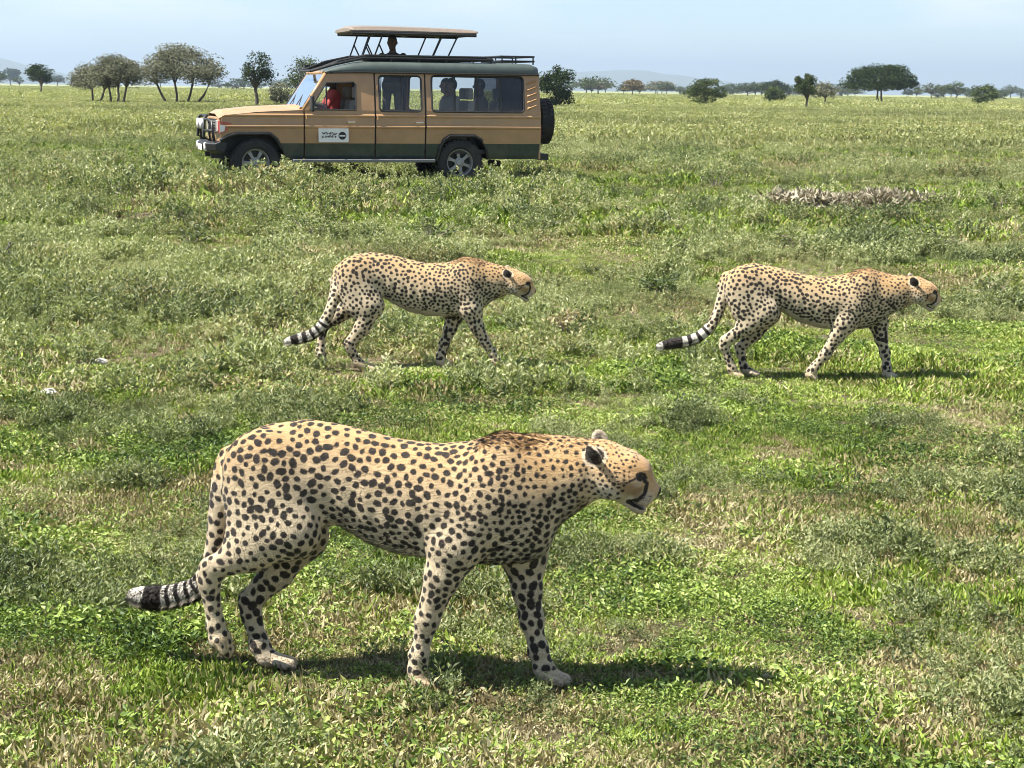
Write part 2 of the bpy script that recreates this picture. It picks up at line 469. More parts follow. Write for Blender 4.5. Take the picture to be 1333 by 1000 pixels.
    nk = (~onh) & (U > T[10, 0]) & (dl > .012); sps[nk] = .0195; srad[nk] = .31
    und = (~onh) & (U > T[9, 0]) & (rel < .5) & (dl > .0 - .03) & ~onleg; sps[und] = .0165; srad[und] = .43
    bly = (~onh) & (rel < .32) & (U > T[5, 0]) & ~onleg & (sps > 0); sps[bly] = .0195; srad[bly] = .42
    line = np.full(n, 1.0)
    MP = np.stack([hx, hz], 1); sidem = ay > .045
    for a, b, w_ in [((.74, .13), (.83, .075), .022), ((.83, .075), (.865, -.05), .024), ((.865, -.05), (.82, -.19), .023), ((.82, -.19), (.76, -.25), .026),
                     ((.70, .125), (.60, .02), .015), ((.60, .02), (.50, -.05), .010), ((.74, -.265), (.97, -.25), .036)]:
        dd, _ = seg_dist(MP, a, b); dd = np.where(sidem, dd, 1); line = np.minimum(line, (dd - w_) * HL)
    dd = np.where(sidem, np.hypot((hx - .725) / 1.3, hz - .135), 1); line = np.minimum(line, (dd - .055) * HL)
    dd = np.linalg.norm(Hc - [1.035, 0, .0], axis=1); line = np.minimum(line, (dd - .072) * HL)
    for wx in (.84, .88, .92, .955):
        for wz in (-.07, -.105, -.14):       # whisker roots
            dd = np.where(sidem, np.hypot(hx - wx, hz - wz - (wx - .9) * .3), 1); line = np.minimum(line, (dd - .0075) * HL)
    line[~onh & (hx < .2)] = 1
    # ears: black back, pale rim and inside
    for ec, nrm in ears:
        q = Hc - ec; dd = np.linalg.norm(q, axis=1); m = dd < .175
        Nh = N @ HM.T; back = (Nh @ nrm) < .25
        sps[m] = 0; colr[m] = (.62, .50, .34)
        line[m & back] = np.minimum(line[m & back], ((dd - .14) * HL)[m & back])
        line[m & ~back] = np.minimum(line[m & ~back], ((dd - .045) * HL)[m & ~back])
    # large soft variation and a browner crest on nape and spine
    var = .5 + .5 * np.sin(U * 23 + 3 * V[:, 2]) * np.sin(V[:, 2] * 31 + 7 * V[:, 1])
    colr = colr * (.93 + .10 * var)[:, None] * .95
    crest = sstep(.45, .9, N[:, 2]) * sstep(T[9, 0], T[10, 0], U) * (1 - .7 * sstep(T[11, 0], T[13, 0], U)) * (1 - sstep(.0, .25, hx)) * (rel > .75)
    colr = colr * (1 - .35 * crest[:, None]) + np.array([.44, .22, .085]) * .35 * crest[:, None]
    sps = sps * fz
    P, S = spots_on(V, N, sps, rng)
    kd = kdtree.KDTree(len(P))
    for i, p in enumerate(P): kd.insert(p, i)
    kd.balance()
    prad = np.empty(len(P)); kd2 = kdtree.KDTree(n)
    for i, p in enumerate(V): kd2.insert(p, i)
    kd2.balance()
    for i, p in enumerate(P): prad[i] = srad[kd2.find(p)[1]] * S[i] * rng.uniform(.72, 1.22)
    ang = rng.uniform(0, math.pi, len(P)); el = rng.uniform(1.0, 1.6, len(P))
    spot = np.full(n, 1.0)
    for i in range(n):
        for co, j, dd in kd.find_n(V[i], 2):
            if dd < .04:
                dx = V[i] - P[j]; t = dx[0] * math.cos(ang[j]) + dx[2] * math.sin(ang[j])
                rr = math.sqrt(max(dd * dd - t * t * (1 - 1 / el[j] ** 2), 0))
                spot[i] = min(spot[i], rr - prad[j])
    spot[paw] = 1
    field = np.minimum(np.minimum(spot, ring), line)
    body = mesh_np('cheetah_body', V, Q)
    attr(body, 'coat', colr, 'FLOAT_COLOR'); attr(body, 'spot', field)
    root = empty('cheetah', base, yaw); tag(root, label, 'cheetah', 'cheetahs walking across the grass')
    link('body', body, root, mats=[MC])
    for sg in (-1, 1):
        bm = bmesh.new(); bmesh.ops.create_uvsphere(bm, u_segments=14, v_segments=10, radius=.046 * HL)
        me = bpy.data.meshes.new('eye'); bm.to_mesh(me); bm.free()
        for p_ in me.polygons: p_.use_smooth = True
        link('eye', me, root, loc=hp(.728, sg * .128, .135), mats=[M_EYE])
    # --- short fur: one thin sliver per hair, lying along the coat
    area = np.ones(len(Q)); qi = rng.integers(0, len(Q), nfur); a, b = rng.random(nfur), rng.random(nfur)
    A = V[Q[qi]]
    bil = lambda X: (X[:, 0] * ((1 - a) * (1 - b))[:, None] + X[:, 1] * (a * (1 - b))[:, None] + X[:, 2] * (a * b)[:, None] + X[:, 3] * ((1 - a) * b)[:, None])
    Rt, Nf = bil(A), bil(N[Q[qi]]); Nf /= np.linalg.norm(Nf, axis=1, keepdims=True)
    fs = (field[Q[qi]] * np.stack([(1 - a) * (1 - b), a * (1 - b), a * b, (1 - a) * b], 1)).sum(1)
    cf = bil(colr[Q[qi]]); k0 = Q[qi, 0]
    fl = np.tile(np.array([-1.0, 0, -.35]), (nfur, 1)); fl[onleg[k0]] = (-.15, 0, -1); fl[ontail[k0]] = (-.5, 0, -.6)
    fl[:, :] += rng.normal(0, .16, (nfur, 3))
    fl -= Nf * (fl * Nf).sum(1)[:, None]; fl /= np.linalg.norm(fl, axis=1, keepdims=True)
    ln = rng.uniform(.006, .011, nfur); lift = rng.uniform(.03, .15, nfur)
    cr = crest[k0]; ln = ln * (1 + 1.0 * cr); lift = lift + .3 * cr
    bl = bel[k0] * (~onleg[k0]); ln = ln * (1 + .6 * bl); lift = lift + .08 * bl
    hd = onh[k0] & (hx[k0] > .3); ln[hd] *= .5; lift[hd] *= .6
    tp_ = ontail[k0] & (ttv[k0] > .6); ln[tp_] *= 1.5; lift[tp_] += .15
    wid = np.full(nfur, .0007) * spec.get('furw', 1.0); sd_ = np.cross(Nf, fl)
    tip = Rt + (fl + Nf * lift[:, None]) * ln[:, None]; rt = Rt - Nf * .0012
    FV = np.stack([rt - sd_ * wid[:, None], rt + sd_ * wid[:, None], tip], 1).reshape(-1, 3)
    dark = (1 / (1 + np.exp(np.clip((fs - .0002) / .0008, -30, 30))))[:, None]
    cf = cf * rng.uniform(.78, 1.18, (nfur, 1)); cf = cf * (1 - dark) + np.array([.016, .012, .010]) * dark
    fm = mesh_np('cheetah_fur', FV, np.arange(nfur * 3).reshape(-1, 3))
    attr(fm, 'coat', np.repeat(cf, 3, 0), 'FLOAT_COLOR')
    fm.normals_split_custom_set_from_vertices(np.repeat(Nf, 3, 0).tolist())
    fo = link('fur', fm, root, mats=[MFUR]); fo['kind'] = 'stuff'
    return root

near = dict(seed=1, base=(520, 889), yaw=-7, occ=(763, 592), nose=(856, 639), roll=.10, furw=1.0,
    torso=[(291, 606, 640, .025), (300, 585, 672, .055), (315, 568, 690, .075), (345, 553, 702, .09), (400, 546, 690, .098), (440, 552, 682, .095), (480, 562, 706, .10),
           (520, 572, 720, .108), (570, 578, 727, .114), (610, 575, 731, .114), (650, 563, 735, .108), (692, 568, 731, .098), (714, 571, 722, .088), (730, 573, 684, .078),
           (762, 581, 660, .066), (784, 594, 645, .04)],
    muscle=[(655, 625, .075, 38, 55, 0), (350, 620, .072, 42, 58, 0)],
    neck=[(708, 618, 45)],
    legs=[dict(lat=-.05, paw=[(288, 834), (296, 846)], plant=False, fill=[(335, 610, 40, 338, 690, 34), (330, 650, 30, 318, 712, 22)],
               j=[(352, 615, 50, -.045, .62), (378, 690, 37, -.075, .7), (330, 716, 25, -.075, .75), (275, 741, 15, -.07, .75), (272, 758, 14, -.065, .75), (281, 815, 12.5, -.055, .85), (286, 832, 13, -.05, .9)]),
          dict(lat=.06, paw=[(347, 856), (378, 869)],
               j=[(352, 615, 46, .045, .62), (392, 695, 34, .07, .7), (360, 745, 22, .07, .75), (326, 783, 15, .065, .75), (327, 800, 14, .065, .8), (338, 840, 13.5, .06, .9)]),
          dict(lat=-.05, paw=[(546, 884), (564, 894)],
               j=[(640, 640, 46, -.055, .62), (592, 712, 33, -.072, .72), (577, 748, 24, -.068, .8), (556, 806, 15.5, -.06, .85), (545, 855, 12, -.053, .9), (544, 872, 13, -.05, .95)]),
          dict(lat=.045, paw=[(713, 880), (735, 890)],
               j=[(672, 640, 42, .055, .62), (682, 722, 29, .072, .72), (686, 768, 19.5, .065, .8), (692, 806, 15.5, .058, .85), (701, 850, 12.5, .05, .9), (708, 870, 13.5, .045, .95)])],
    tail=[(302, 596, 17, 0), (292, 625, 15, -.005), (287, 665, 13.5, -.01), (284, 705, 13.5, 0), (277, 742, 13.5, .02), (258, 766, 13, .035), (225, 777, 13.5, .045), (196, 778, 14, .05), (174, 775, 9, .05)],
    rings=[(.645, .668), (.70, .722), (.752, .776), (.805, .826), (.85, .935)])
left = dict(seed=2, base=(540, 481), yaw=0, occ=(655, 358), nose=(696, 379), furw=1.8, roll=.05, spotscale=1.0,
    torso=[(436, 355, 374, .025), (440, 345, 390, .055), (447, 339, 397, .075), (460, 332, 400, .09), (480, 328, 393, .098), (497, 330, 386, .095), (515, 333, 397, .10),
           (533, 338, 406, .108), (556, 343, 411, .114), (582, 342, 412, .114), (604, 334, 411, .108), (621, 336, 408, .098), (632, 341, 399, .088), (644, 346, 390, .078), (655, 350, 386, .066), (664, 355, 382, .04)],
    muscle=[(608, 362, .075, 17, 24, 0), (463, 362, .072, 18, 26, 0)],
    neck=[(629, 365, 21)],
    legs=[dict(lat=-.05, paw=[(472, 476), (487, 481)], fill=[(458, 358, 18, 464, 398, 14)],
               j=[(465, 357, 22, -.045, .62), (483, 398, 16, -.075, .7), (472, 426, 10.5, -.072, .75), (455, 447, 6.6, -.07, .75), (456, 454, 6.2, -.065, .8), (466, 472, 6, -.055, .9)]),
          dict(lat=.05, paw=[(418, 462), (421, 468)], plant=False,
               j=[(462, 357, 20, .045, .62), (462, 395, 15, .07, .7), (438, 413, 9.5, .07, .75), (422, 424, 6.4, .065, .75), (419, 432, 6, .06, .8), (417, 458, 5.8, .05, .9)]),
          dict(lat=-.05, paw=[(647, 471), (654, 478)],
               j=[(611, 366, 20, -.055, .62), (613, 404, 14, -.072, .72), (620, 424, 9.5, -.068, .8), (632, 446, 6.8, -.06, .85), (641, 461, 5.6, -.053, .9), (645, 468, 6, -.05, .95)]),
          dict(lat=.05, paw=[(576, 473), (585, 480)],
               j=[(600, 366, 19, .055, .62), (592, 410, 12, .072, .72), (586, 428, 8.4, .065, .8), (578, 448, 6.6, .058, .85), (574, 464, 5.6, .05, .9), (574, 470, 6, .05, .95)])],
    tail=[(442, 352, 7.4, 0), (438, 372, 6.4, -.01), (434, 392, 6, -.05), (428, 410, 6, -.075), (418, 426, 6, -.08), (404, 437, 6, -.08), (389, 441, 6, -.08), (373, 445, 4, -.08)],
    rings=[(.56, .59), (.63, .66), (.70, .735), (.78, .83), (.87, .945)])
right = dict(seed=3, base=(1050, 495), yaw=-2, occ=(1181, 369), nose=(1224, 391), furw=1.8, roll=.05, spotscale=1.0,
    torso=[(941, 362, 380, .025), (945, 356, 394, .055), (952, 351, 400, .075), (963, 346, 405, .09), (981, 342, 402, .098), (1000, 346, 398, .095), (1020, 350, 406, .10),
           (1044, 357, 420, .108), (1070, 361, 427, .114), (1095, 358, 429, .114), (1115, 352, 429, .108), (1132, 349, 427, .098), (1147, 354, 420, .088), (1160, 359, 410, .078), (1174, 363, 403, .066), (1186, 369, 398, .04)],
    muscle=[(1122, 378, .075, 17, 25, 0), (967, 376, .072, 18, 26, 0)],
    neck=[(1152, 382, 21)],
    legs=[dict(lat=-.05, paw=[(956, 487), (964, 494)], fill=[(962, 372, 17, 968, 405, 14)],
               j=[(970, 372, 22, -.045, .62), (997, 407, 16, -.075, .7), (968, 428, 10.5, -.075, .75), (944, 444, 6.8, -.07, .75), (943, 452, 6.2, -.065, .8), (953, 480, 6, -.055, .9)]),
          dict(lat=.05, paw=[(974, 484), (985, 490)],
               j=[(972, 372, 20, .045, .62), (1000, 408, 15, .07, .7), (982, 435, 9.5, .07, .75), (964, 452, 6.4, .065, .75), (964, 459, 6, .06, .8), (969, 479, 5.8, .05, .9)]),
          dict(lat=-.05, paw=[(1054, 488), (1061, 494)],
               j=[(1122, 380, 20, -.055, .62), (1100, 421, 14, -.072, .72), (1090, 437, 9.8, -.068, .8), (1074, 462, 6.8, -.06, .85), (1059, 480, 5.6, -.053, .9), (1054, 485, 6, -.05, .95)]),
          dict(lat=.05, paw=[(1156, 489), (1165, 496)],
               j=[(1130, 380, 19, .055, .62), (1143, 420, 12.5, .072, .72), (1147, 440, 8.6, .065, .8), (1152, 460, 6.6, .058, .85), (1154, 478, 5.6, .05, .9), (1155, 485, 6, .05, .95)])],
    tail=[(946, 361, 7.4, 0), (942, 380, 6.4, 0), (936, 405, 6, -.01), (925, 426, 6, -.02), (910, 439, 6, -.02), (893, 445, 6, -.02), (875, 447, 6, -.02), (858, 451, 4, -.02)],
    rings=[(.52, .55), (.60, .635), (.69, .73), (.78, .955)])
# ------------------------------------------------------------------ value noise for scattering
_tab = RNG.random((64, 64))
def vnoise(x, y, s, seed=0):
    x = np.asarray(x) * s + seed * 7.31; y = np.asarray(y) * s + seed * 3.77
    i, j = np.floor(x).astype(int), np.floor(y).astype(int); fx, fy = x - i, y - j
    fx, fy = fx * fx * (3 - 2 * fx), fy * fy * (3 - 2 * fy)
    g = lambda a, b: _tab[a % 64, b % 64]
    return (g(i, j) * (1 - fx) + g(i + 1, j) * fx) * (1 - fy) + (g(i, j + 1) * (1 - fx) + g(i + 1, j + 1) * fx) * fy
def fbm(x, y, s, seed=0, o=3):
    return sum(vnoise(x, y, s * 2 ** k, seed + k) * .5 ** k for k in range(o)) / sum(.5 ** k for k in range(o))

# ------------------------------------------------------------------ ground
def M_ground():
    t = NT('savanna_ground'); pos = t.new('NewGeometry').outputs['Position']
    big = t.noise(.035, 5, .6, pos); mid = t.noise(.55, 5, .62, pos); fine = t.noise(45, 8, .8, pos); vf = t.noise(140, 3, .6, pos)
    soil = t.ramp(fine, [(.25, (.07, .052, .034)), (.55, (.20, .150, .10)), (.8, (.36, .285, .205))])
    green = t.ramp(fine, [(.25, (.035, .042, .014)), (.5, (.085, .095, .032)), (.75, (.18, .17, .075))])
    near = t.mix(t.ramp(mid, [(.40, 0.0), (.62, .7)]), soil, green)
    far = t.ramp(t.noise(.22, 8, .72, pos), [(.28, (.135, .150, .058)), (.47, (.240, .258, .104)), (.62, (.29, .302, .130)), (.75, (.35, .335, .175))])
    far = t.mix(t.ramp(big, [(.35, 0.0), (.65, .55)]), far, (.31, .315, .15))
    y = t.new('SeparateXYZ', i0=pos).outputs[1]
    f = t.new('MapRange', Value=y, From__Min=35.0, From__Max=110.0).outputs[0]
    c = t.mix(f, near, far)
    p = t.new('BsdfPrincipled', Base__Color=c, Roughness=.95); p.inputs['Specular IOR Level'].default_value = .1
    hh = t.math('ADD', fine, t.math('MULTIPLY', vf, .4))
    b = t.new('Bump', Strength=.9, Distance=.03, Height=hh); t.l.new(b.outputs[0], p.inputs['Normal'])
    return t.done(p.outputs[0])
gy = np.unique(np.concatenate([np.linspace(-30, 2, 16), np.linspace(2, 45, 173), np.geomspace(45, 14000, 90)]))
gx = np.geomspace(12, 14000, 60); gx = np.concatenate([-gx[::-1], np.linspace(-12, 12, 98)[1:-1], gx])
GX, GY = np.meshgrid(gx, gy, indexing='ij'); GZ = gh(GX, GY)
nx_, ny_ = GX.shape; ii = np.arange(nx_ * ny_).reshape(nx_, ny_)
gq = np.stack([ii[:-1, :-1], ii[1:, :-1], ii[1:, 1:], ii[:-1, 1:]], -1).reshape(-1, 4)
ground = link('ground', mesh_np('ground', np.stack([GX, GY, GZ], -1).reshape(-1, 3), gq), mats=[M_ground()])
tag(ground, 'flat green savanna plain with patches of dry soil', 'ground', kind='structure')

# ------------------------------------------------------------------ far hills
def M_hill():
    t = NT('hill_slope'); pos = t.new('NewGeometry').outputs['Position']
    c = t.ramp(t.noise(.004, 6, .6, pos), [(.3, (.06, .08, .035)), (.7, (.13, .13, .06))])
    return t.done(t.new('BsdfPrincipled', Base__Color=c, Roughness=.95).outputs[0])
MH = M_hill()
def hill(px0, px1, pytop, D, label, seed):
    x0, x1 = [(p - CX) / FPX * D for p in (px0, px1)]; H = (HORIZON - pytop) / FPX * D + CAMZ
    n, m = 60, 18; V = []
    for i in range(n + 1):
        s = i / n; env = math.sin(math.pi * s) ** .8
        rg = env * (.72 + .5 * (fbm(s * 3.0, 0, 1, seed) - .25)) 
        for j in range(m + 1):
            q = j / m * 2 - 1
            V.append((x0 + (x1 - x0) * s, D + q * 1500, -4 + (H + 4) * rg * max(0, 1 - q * q) * (.9 + .2 * fbm(s * 9, q * 4, 1, seed + 5))))
    F = np.array([[i * (m + 1) + j, (i + 1) * (m + 1) + j, (i + 1) * (m + 1) + j + 1, i * (m + 1) + j + 1] for i in range(n) for j in range(m)])
    o = link('hill', mesh_np('hill', np.array(V), F), mats=[MH]); tag(o, label, 'hill', kind='structure')
hill(-330, 95, 70, 8200, 'hazy blue hill beyond the trees on the acacia side', 3)
hill(640, 1010, 88, 9800, 'low hazy blue ridge rising over the far tree line', 9)

# ------------------------------------------------------------------ leaves and grass
def M_leaf(name, cols, dry=(.34, .27, .145), trans=.35, scale=.9, dryness=.5):
    """colour wanders with place (patches), plant and leaf"""
    t = NT(name); pos = t.new('NewGeometry').outputs['Position']
    a = t.new('Attribute', _attribute_name='rnd').outputs['Fac']; oi = t.new('ObjectInfo').outputs['Random']
    f = t.math('ADD', t.math('MULTIPLY_ADD', t.noise(scale, 5, .65, pos), 1.25, -.40), t.math('ADD', t.math('MULTIPLY', a, .34), t.math('MULTIPLY', oi, .26)))
    c = t.ramp(f, [(.28, cols[0]), (.46, cols[1]), (.60, cols[2]), (.76, cols[3])])
    d = t.ramp(t.math('ADD', t.noise(.42, 5, .65, pos), t.math('MULTIPLY', t.math('SUBTRACT', a, .5), .35)), [(dryness, 0.0), (dryness + .16, .85)])
    c = t.mix(d, c, dry)
    df = t.new('BsdfDiffuse', Color=c); tr = t.new('BsdfTranslucent', Color=t.mix(1.0, c, (1.15, 1.2, .65), 'MULTIPLY'))
    gl = t.new('BsdfGlossy', Color=(1, 1, 1), Roughness=.5)
    m1 = t.new('MixShader', Fac=trans, i1=df.outputs[0], i2=tr.outputs[0])
    m2 = t.new('MixShader', Fac=.02, i1=m1.outputs[0], i2=gl.outputs[0])
    return t.done(m2.outputs[0])
ML_grass = M_leaf('grass_blade', [(0.079, 0.128, 0.018), (0.195, 0.284, 0.037), (0.298, 0.391, 0.057), (0.409, 0.476, 0.133)], dryness=.54, trans=.22)
ML_herb = M_leaf('herb_leaf', [(0.042, 0.077, 0.018), (0.135, 0.203, 0.039), (0.256, 0.337, 0.066), (0.381, 0.444, 0.152)], dryness=.58, trans=.22)
ML_tall = M_leaf('tall_herb_leaf', [(.085, .112, .050), (.205, .240, .098), (.315, .345, .150), (.440, .450, .250)], dryness=.60, scale=.35, trans=.3)
ML_dry = M_leaf('dry_straw', [(.19, .155, .070), (.31, .265, .130), (.40, .35, .185), (.48, .43, .26)], trans=.15, dryness=.9)
ML_weed = M_leaf('weed_leaf', [(.065, .086, .034), (.140, .172, .064), (.240, .268, .112), (.360, .370, .190)], dryness=.62, trans=.25)
ML_far = M_leaf('far_grass', [(.165, .185, .070), (.250, .272, .108), (.310, .325, .138), (.37, .37, .180)], dryness=.62, scale=.12)

def leaf_quads(P, D, Nr, ln, wd, fold=.25):
    """diamond leaves: base, two sides, tip"""
    S = np.cross(D, Nr); S /= np.maximum(np.linalg.norm(S, axis=1, keepdims=True), 1e-9)
    Nn = np.cross(S, D)
    b = P; m = P + D * ln[:, None] * .5 + Nn * (ln * fold * .4)[:, None]; tip = P + D * ln[:, None]
    V = np.stack([b, m + S * wd[:, None] * .5, tip, m - S * wd[:, None] * .5], 1)
    return V.reshape(-1, 3)
def unit(v): return v / np.maximum(np.linalg.norm(v, axis=1, keepdims=True), 1e-9)
def leaf_mesh(name, V, rnd, mat):
    n = len(V) // 4
    q = np.arange(n * 4).reshape(-1, 4)
    F = np.concatenate([q[:, [0, 1, 2]], q[:, [0, 2, 3]]], 0)
    me = mesh_np(name, V, F, smooth=False); attr(me, 'rnd', np.repeat(rnd, 4)); me.materials.append(mat)
    return me
def rdir(rng, n, zlo, zhi):
    a = rng.uniform(0, 2 * math.pi, n); z = rng.uniform(zlo, zhi, n); r = np.sqrt(np.maximum(1 - z * z, 0))
    return np.stack([r * np.cos(a), r * np.sin(a), z], 1)
def p_grass(rng, n, rad, h0, h1, w, mat, zlo=.35):
    r = rad * np.sqrt(rng.random(n)); a = rng.uniform(0, 6.283, n)
    P = np.stack([r * np.cos(a), r * np.sin(a), np.full(n, -.004)], 1)
    D = rdir(rng, n, zlo, 1.0); ln = rng.uniform(h0, h1, n)
    return leaf_mesh('blades', leaf_quads(P, D, rdir(rng, n, -.5, .5), ln, w * rng.uniform(.6, 1.3, n), .5), rng.random(n), mat)
def p_herb(rng, n, rad, h, l0, l1, mat, ratio=.45):
    r = rad * np.sqrt(rng.random(n)); a = rng.uniform(0, 6.283, n)
    z = h * rng.random(n) * (1 - .6 * (r / rad) ** 2)
    P = np.stack([r * np.cos(a), r * np.sin(a), z], 1)
    D = unit(rdir(rng, n, -.15, .8) + .5 * np.stack([np.cos(a), np.sin(a), 0 * a], 1)); ln = rng.uniform(l0, l1, n)
    Nr = unit(np.array([0, 0, 1.0]) + .8 * rng.normal(size=(n, 3)))
    return leaf_mesh('leaves', leaf_quads(P, D, Nr, ln, ln * ratio * rng.uniform(.7, 1.3, n)), rng.random(n), mat)
def p_tall(rng, ns, per, h, spread, l0, l1, mat, ratio=.42):
    Ps, Ds = [], []
    for _ in range(ns):
        d = unit(np.array([[rng.normal() * spread, rng.normal() * spread, 1.0]]))[0]; hh = h * rng.uniform(.45, 1.0)
        b = np.array([rng.normal() * .25 * h * spread * 2, rng.normal() * .25 * h * spread * 2, 0])
        t = rng.uniform(.12, 1, per) ** .8
        P = b + t[:, None] * d * hh + rng.normal(0, .008, (per, 3)); Ps.append(P); Ds.append(unit(rdir(rng, per, -.1, .9) + d * .4))
    P = np.concatenate(Ps); D = np.concatenate(Ds); n = len(P); ln = rng.uniform(l0, l1, n)
    Nr = unit(np.array([0, 0, .8]) + .8 * rng.normal(size=(n, 3)))
    return leaf_mesh('leaves', leaf_quads(P, D, Nr, ln, ln * ratio * rng.uniform(.7, 1.3, n)), rng.random(n), mat)
def scatter(name, protos, pts, scl, idx, label, zs=None):
    """one object: the points carry the plants (geometry nodes, mesh instances)"""
    me = bpy.data.meshes.new(name)
    me.vertices.add(len(pts)); me.vertices.foreach_set('co', np.asarray(pts, np.float32).ravel()); me.update()
    n = len(pts); a = me.attributes.new('rotz', 'FLOAT_VECTOR', 'POINT')
    rv = np.zeros((n, 3), np.float32); rv[:, 2] = RNG.uniform(0, 6.283, n); rv[:, :2] = RNG.normal(0, .10, (n, 2)); a.data.foreach_set('vector', rv.ravel())
    a = me.attributes.new('scl', 'FLOAT_VECTOR', 'POINT'); sv = np.repeat(np.asarray(scl, np.float32)[:, None], 3, 1)
    if zs is not None: sv[:, 2] *= zs
    a.data.foreach_set('vector', sv.ravel().astype(np.float32))
    a = me.attributes.new('idx', 'INT', 'POINT'); a.data.foreach_set('value', np.asarray(idx, np.int32))
    o = link(name, me); tag(o, label, 'grass', kind='stuff')
    ng = bpy.data.node_groups.new(name, 'GeometryNodeTree')
    ng.interface.new_socket('Geometry', in_out='INPUT', socket_type='NodeSocketGeometry'); ng.interface.new_socket('Geometry', in_out='OUTPUT', socket_type='NodeSocketGeometry')
    N_, L_ = ng.nodes, ng.links
    gi, go = N_.new('NodeGroupInput'), N_.new('NodeGroupOutput')
    jn = N_.new('GeometryNodeJoinGeometry'); ip = N_.new('GeometryNodeInstanceOnPoints')
    for k, pm in enumerate(protos):
        po = bpy.data.objects.new('plant_shape', pm)        # never linked: only its mesh is used
        oi = N_.new('GeometryNodeObjectInfo'); oi.inputs['Object'].default_value = po; oi.inputs['As Instance'].default_value = False
        g2 = N_.new('GeometryNodeGeometryToInstance'); L_.new(oi.outputs['Geometry'], g2.inputs[0])
        protos[k] = g2
    for g2 in reversed(protos): L_.new(g2.outputs[0], jn.inputs[0])
    def na(nm, ty):
        x = N_.new('GeometryNodeInputNamedAttribute'); x.data_type = ty; x.inputs['Name'].default_value = nm; return x.outputs[0]
    L_.new(gi.outputs[0], ip.inputs['Points']); L_.new(jn.outputs[0], ip.inputs['Instance'])
    ip.inputs['Pick Instance'].default_value = True
    L_.new(na('idx', 'INT'), ip.inputs['Instance Index']); L_.new(na('rotz', 'FLOAT_VECTOR'), ip.inputs['Rotation']); L_.new(na('scl', 'FLOAT_VECTOR'), ip.inputs['Scale'])
    L_.new(ip.outputs[0], go.inputs[0])
    md = o.modifiers.new('scatter', 'NODES'); md.node_group = ng
    return o
def band(d0, d1, dens, rng, margin=1.0):
    A = .36 * (d1 * d1 - d0 * d0) + 2 * margin * (d1 - d0); n = int(A * dens)
    d = np.sqrt(rng.uniform(d0 * d0, d1 * d1, n)); x = rng.uniform(-1, 1, n) * (.36 * d + margin)
    return x, d
rg = np.random.default_rng(11)
# near turf
pr = [p_grass(rg, 44, .045, .012, .042, .0026, ML_grass, .2) for _ in range(2)] + [p_herb(rg, 56, .045, .026, .006, .015, ML_herb) for _ in range(3)] + \
     [p_herb(rg, 34, .045, .036, .010, .021, ML_herb, .5) for _ in range(2)] + [p_grass(rg, 60, .06, .010, .036, .0018, ML_dry, .02) for _ in range(2)] + [p_tall(rg, 6, 15, .085, .4, .009, .019, ML_weed) for _ in range(2)]
x, y = band(3.0, 9.5, 1450, rg, .9)
pn = fbm(x, y, 1.1, 1); dn = fbm(x, y, .8, 20, 4) + .07 * sstep(.1, 1.0, x) * (1 - sstep(6, 8, y)); bn = fbm(x, y, 2.3, 33, 2)
bare = fbm(x, y, 2.4, 71, 3) + .12 * (rg.random(len(x)) - .5)
keep = (rg.random(len(x)) < .55 + .45 * sstep(.28, .36, bare)) & ((bn + .35 * rg.random(len(x)) > .40) | (rg.random(len(x)) < .4))
x, y, pn, dn, bare = x[keep], y[keep], pn[keep], dn[keep], bare[keep]; u = rg.random(len(x))
idx = np.where((u < sstep(.48, .64, dn) * .55 + .07) | ((bare < .33) & (u < .8)), 7 + (u * 997).astype(int) % 2, np.where(pn + .25 * (rg.random(len(x)) - .5) > .53, (u * 991).astype(int) % 2, 2 + (u * 983).astype(int) % 5))
wd_ = fbm(x, y, 1.9, 91, 3); idx = np.where((wd_ > .55) & (rg.random(len(x)) < .26 * sstep(.53, .70, wd_)), 9 + (u * 971).astype(int) % 2, idx)
sc = rg.uniform(.6, 1.3, len(x)) * (.70 + .75 * sstep(.25, .75, fbm(x, y, 2.6, 8, 2))) * np.where(bare < .33, .75, 1)
scatter('grass', pr, np.stack([x, y, gh(x, y)], 1), sc, idx, 'short turf of leafy herbs and grass around the walking cheetahs')
# middle ground
pr = [p_grass(rg, 36, .07, .02, .06, .0042, ML_grass, .25) for _ in range(2)] + [p_herb(rg, 48, .07, .045, .012, .028, ML_herb) for _ in range(3)] + \
     [p_tall(rg, 7, 20, .14, .35, .016, .034, ML_tall) for _ in range(2)] + [p_grass(rg, 34, .08, .015, .06, .0028, ML_dry, .05) for _ in range(2)]
x, y = band(9.5, 19, 430, rg, 1.2)
pn = fbm(x, y, .7, 1); dn = fbm(x, y, .5, 21, 4); u = rg.random(len(x)); tl_ = fbm(x, y, .45, 44)
tallp = sstep(11.5, 16, y) * .45 + .10
idx = np.where(u < sstep(.50, .66, dn) * .5 + .03, 7 + (u * 997).astype(int) % 2, np.where(rg.random(len(x)) < tallp * sstep(.35, .6, tl_) * 1.5, 5 + (u * 983).astype(int) % 2,
      np.where(pn + .3 * (rg.random(len(x)) - .5) > .52, (u * 991).astype(int) % 2, 2 + (u * 977).astype(int) % 3)))
scatter('grass', pr, np.stack([x, y, gh(x, y)], 1), rg.uniform(.55, 1.2, len(x)) * (.5 + .95 * sstep(.25, .75, fbm(x, y, 1.5, 8, 2))), idx, 'patchy green and brown herbs behind the pair of cheetahs')
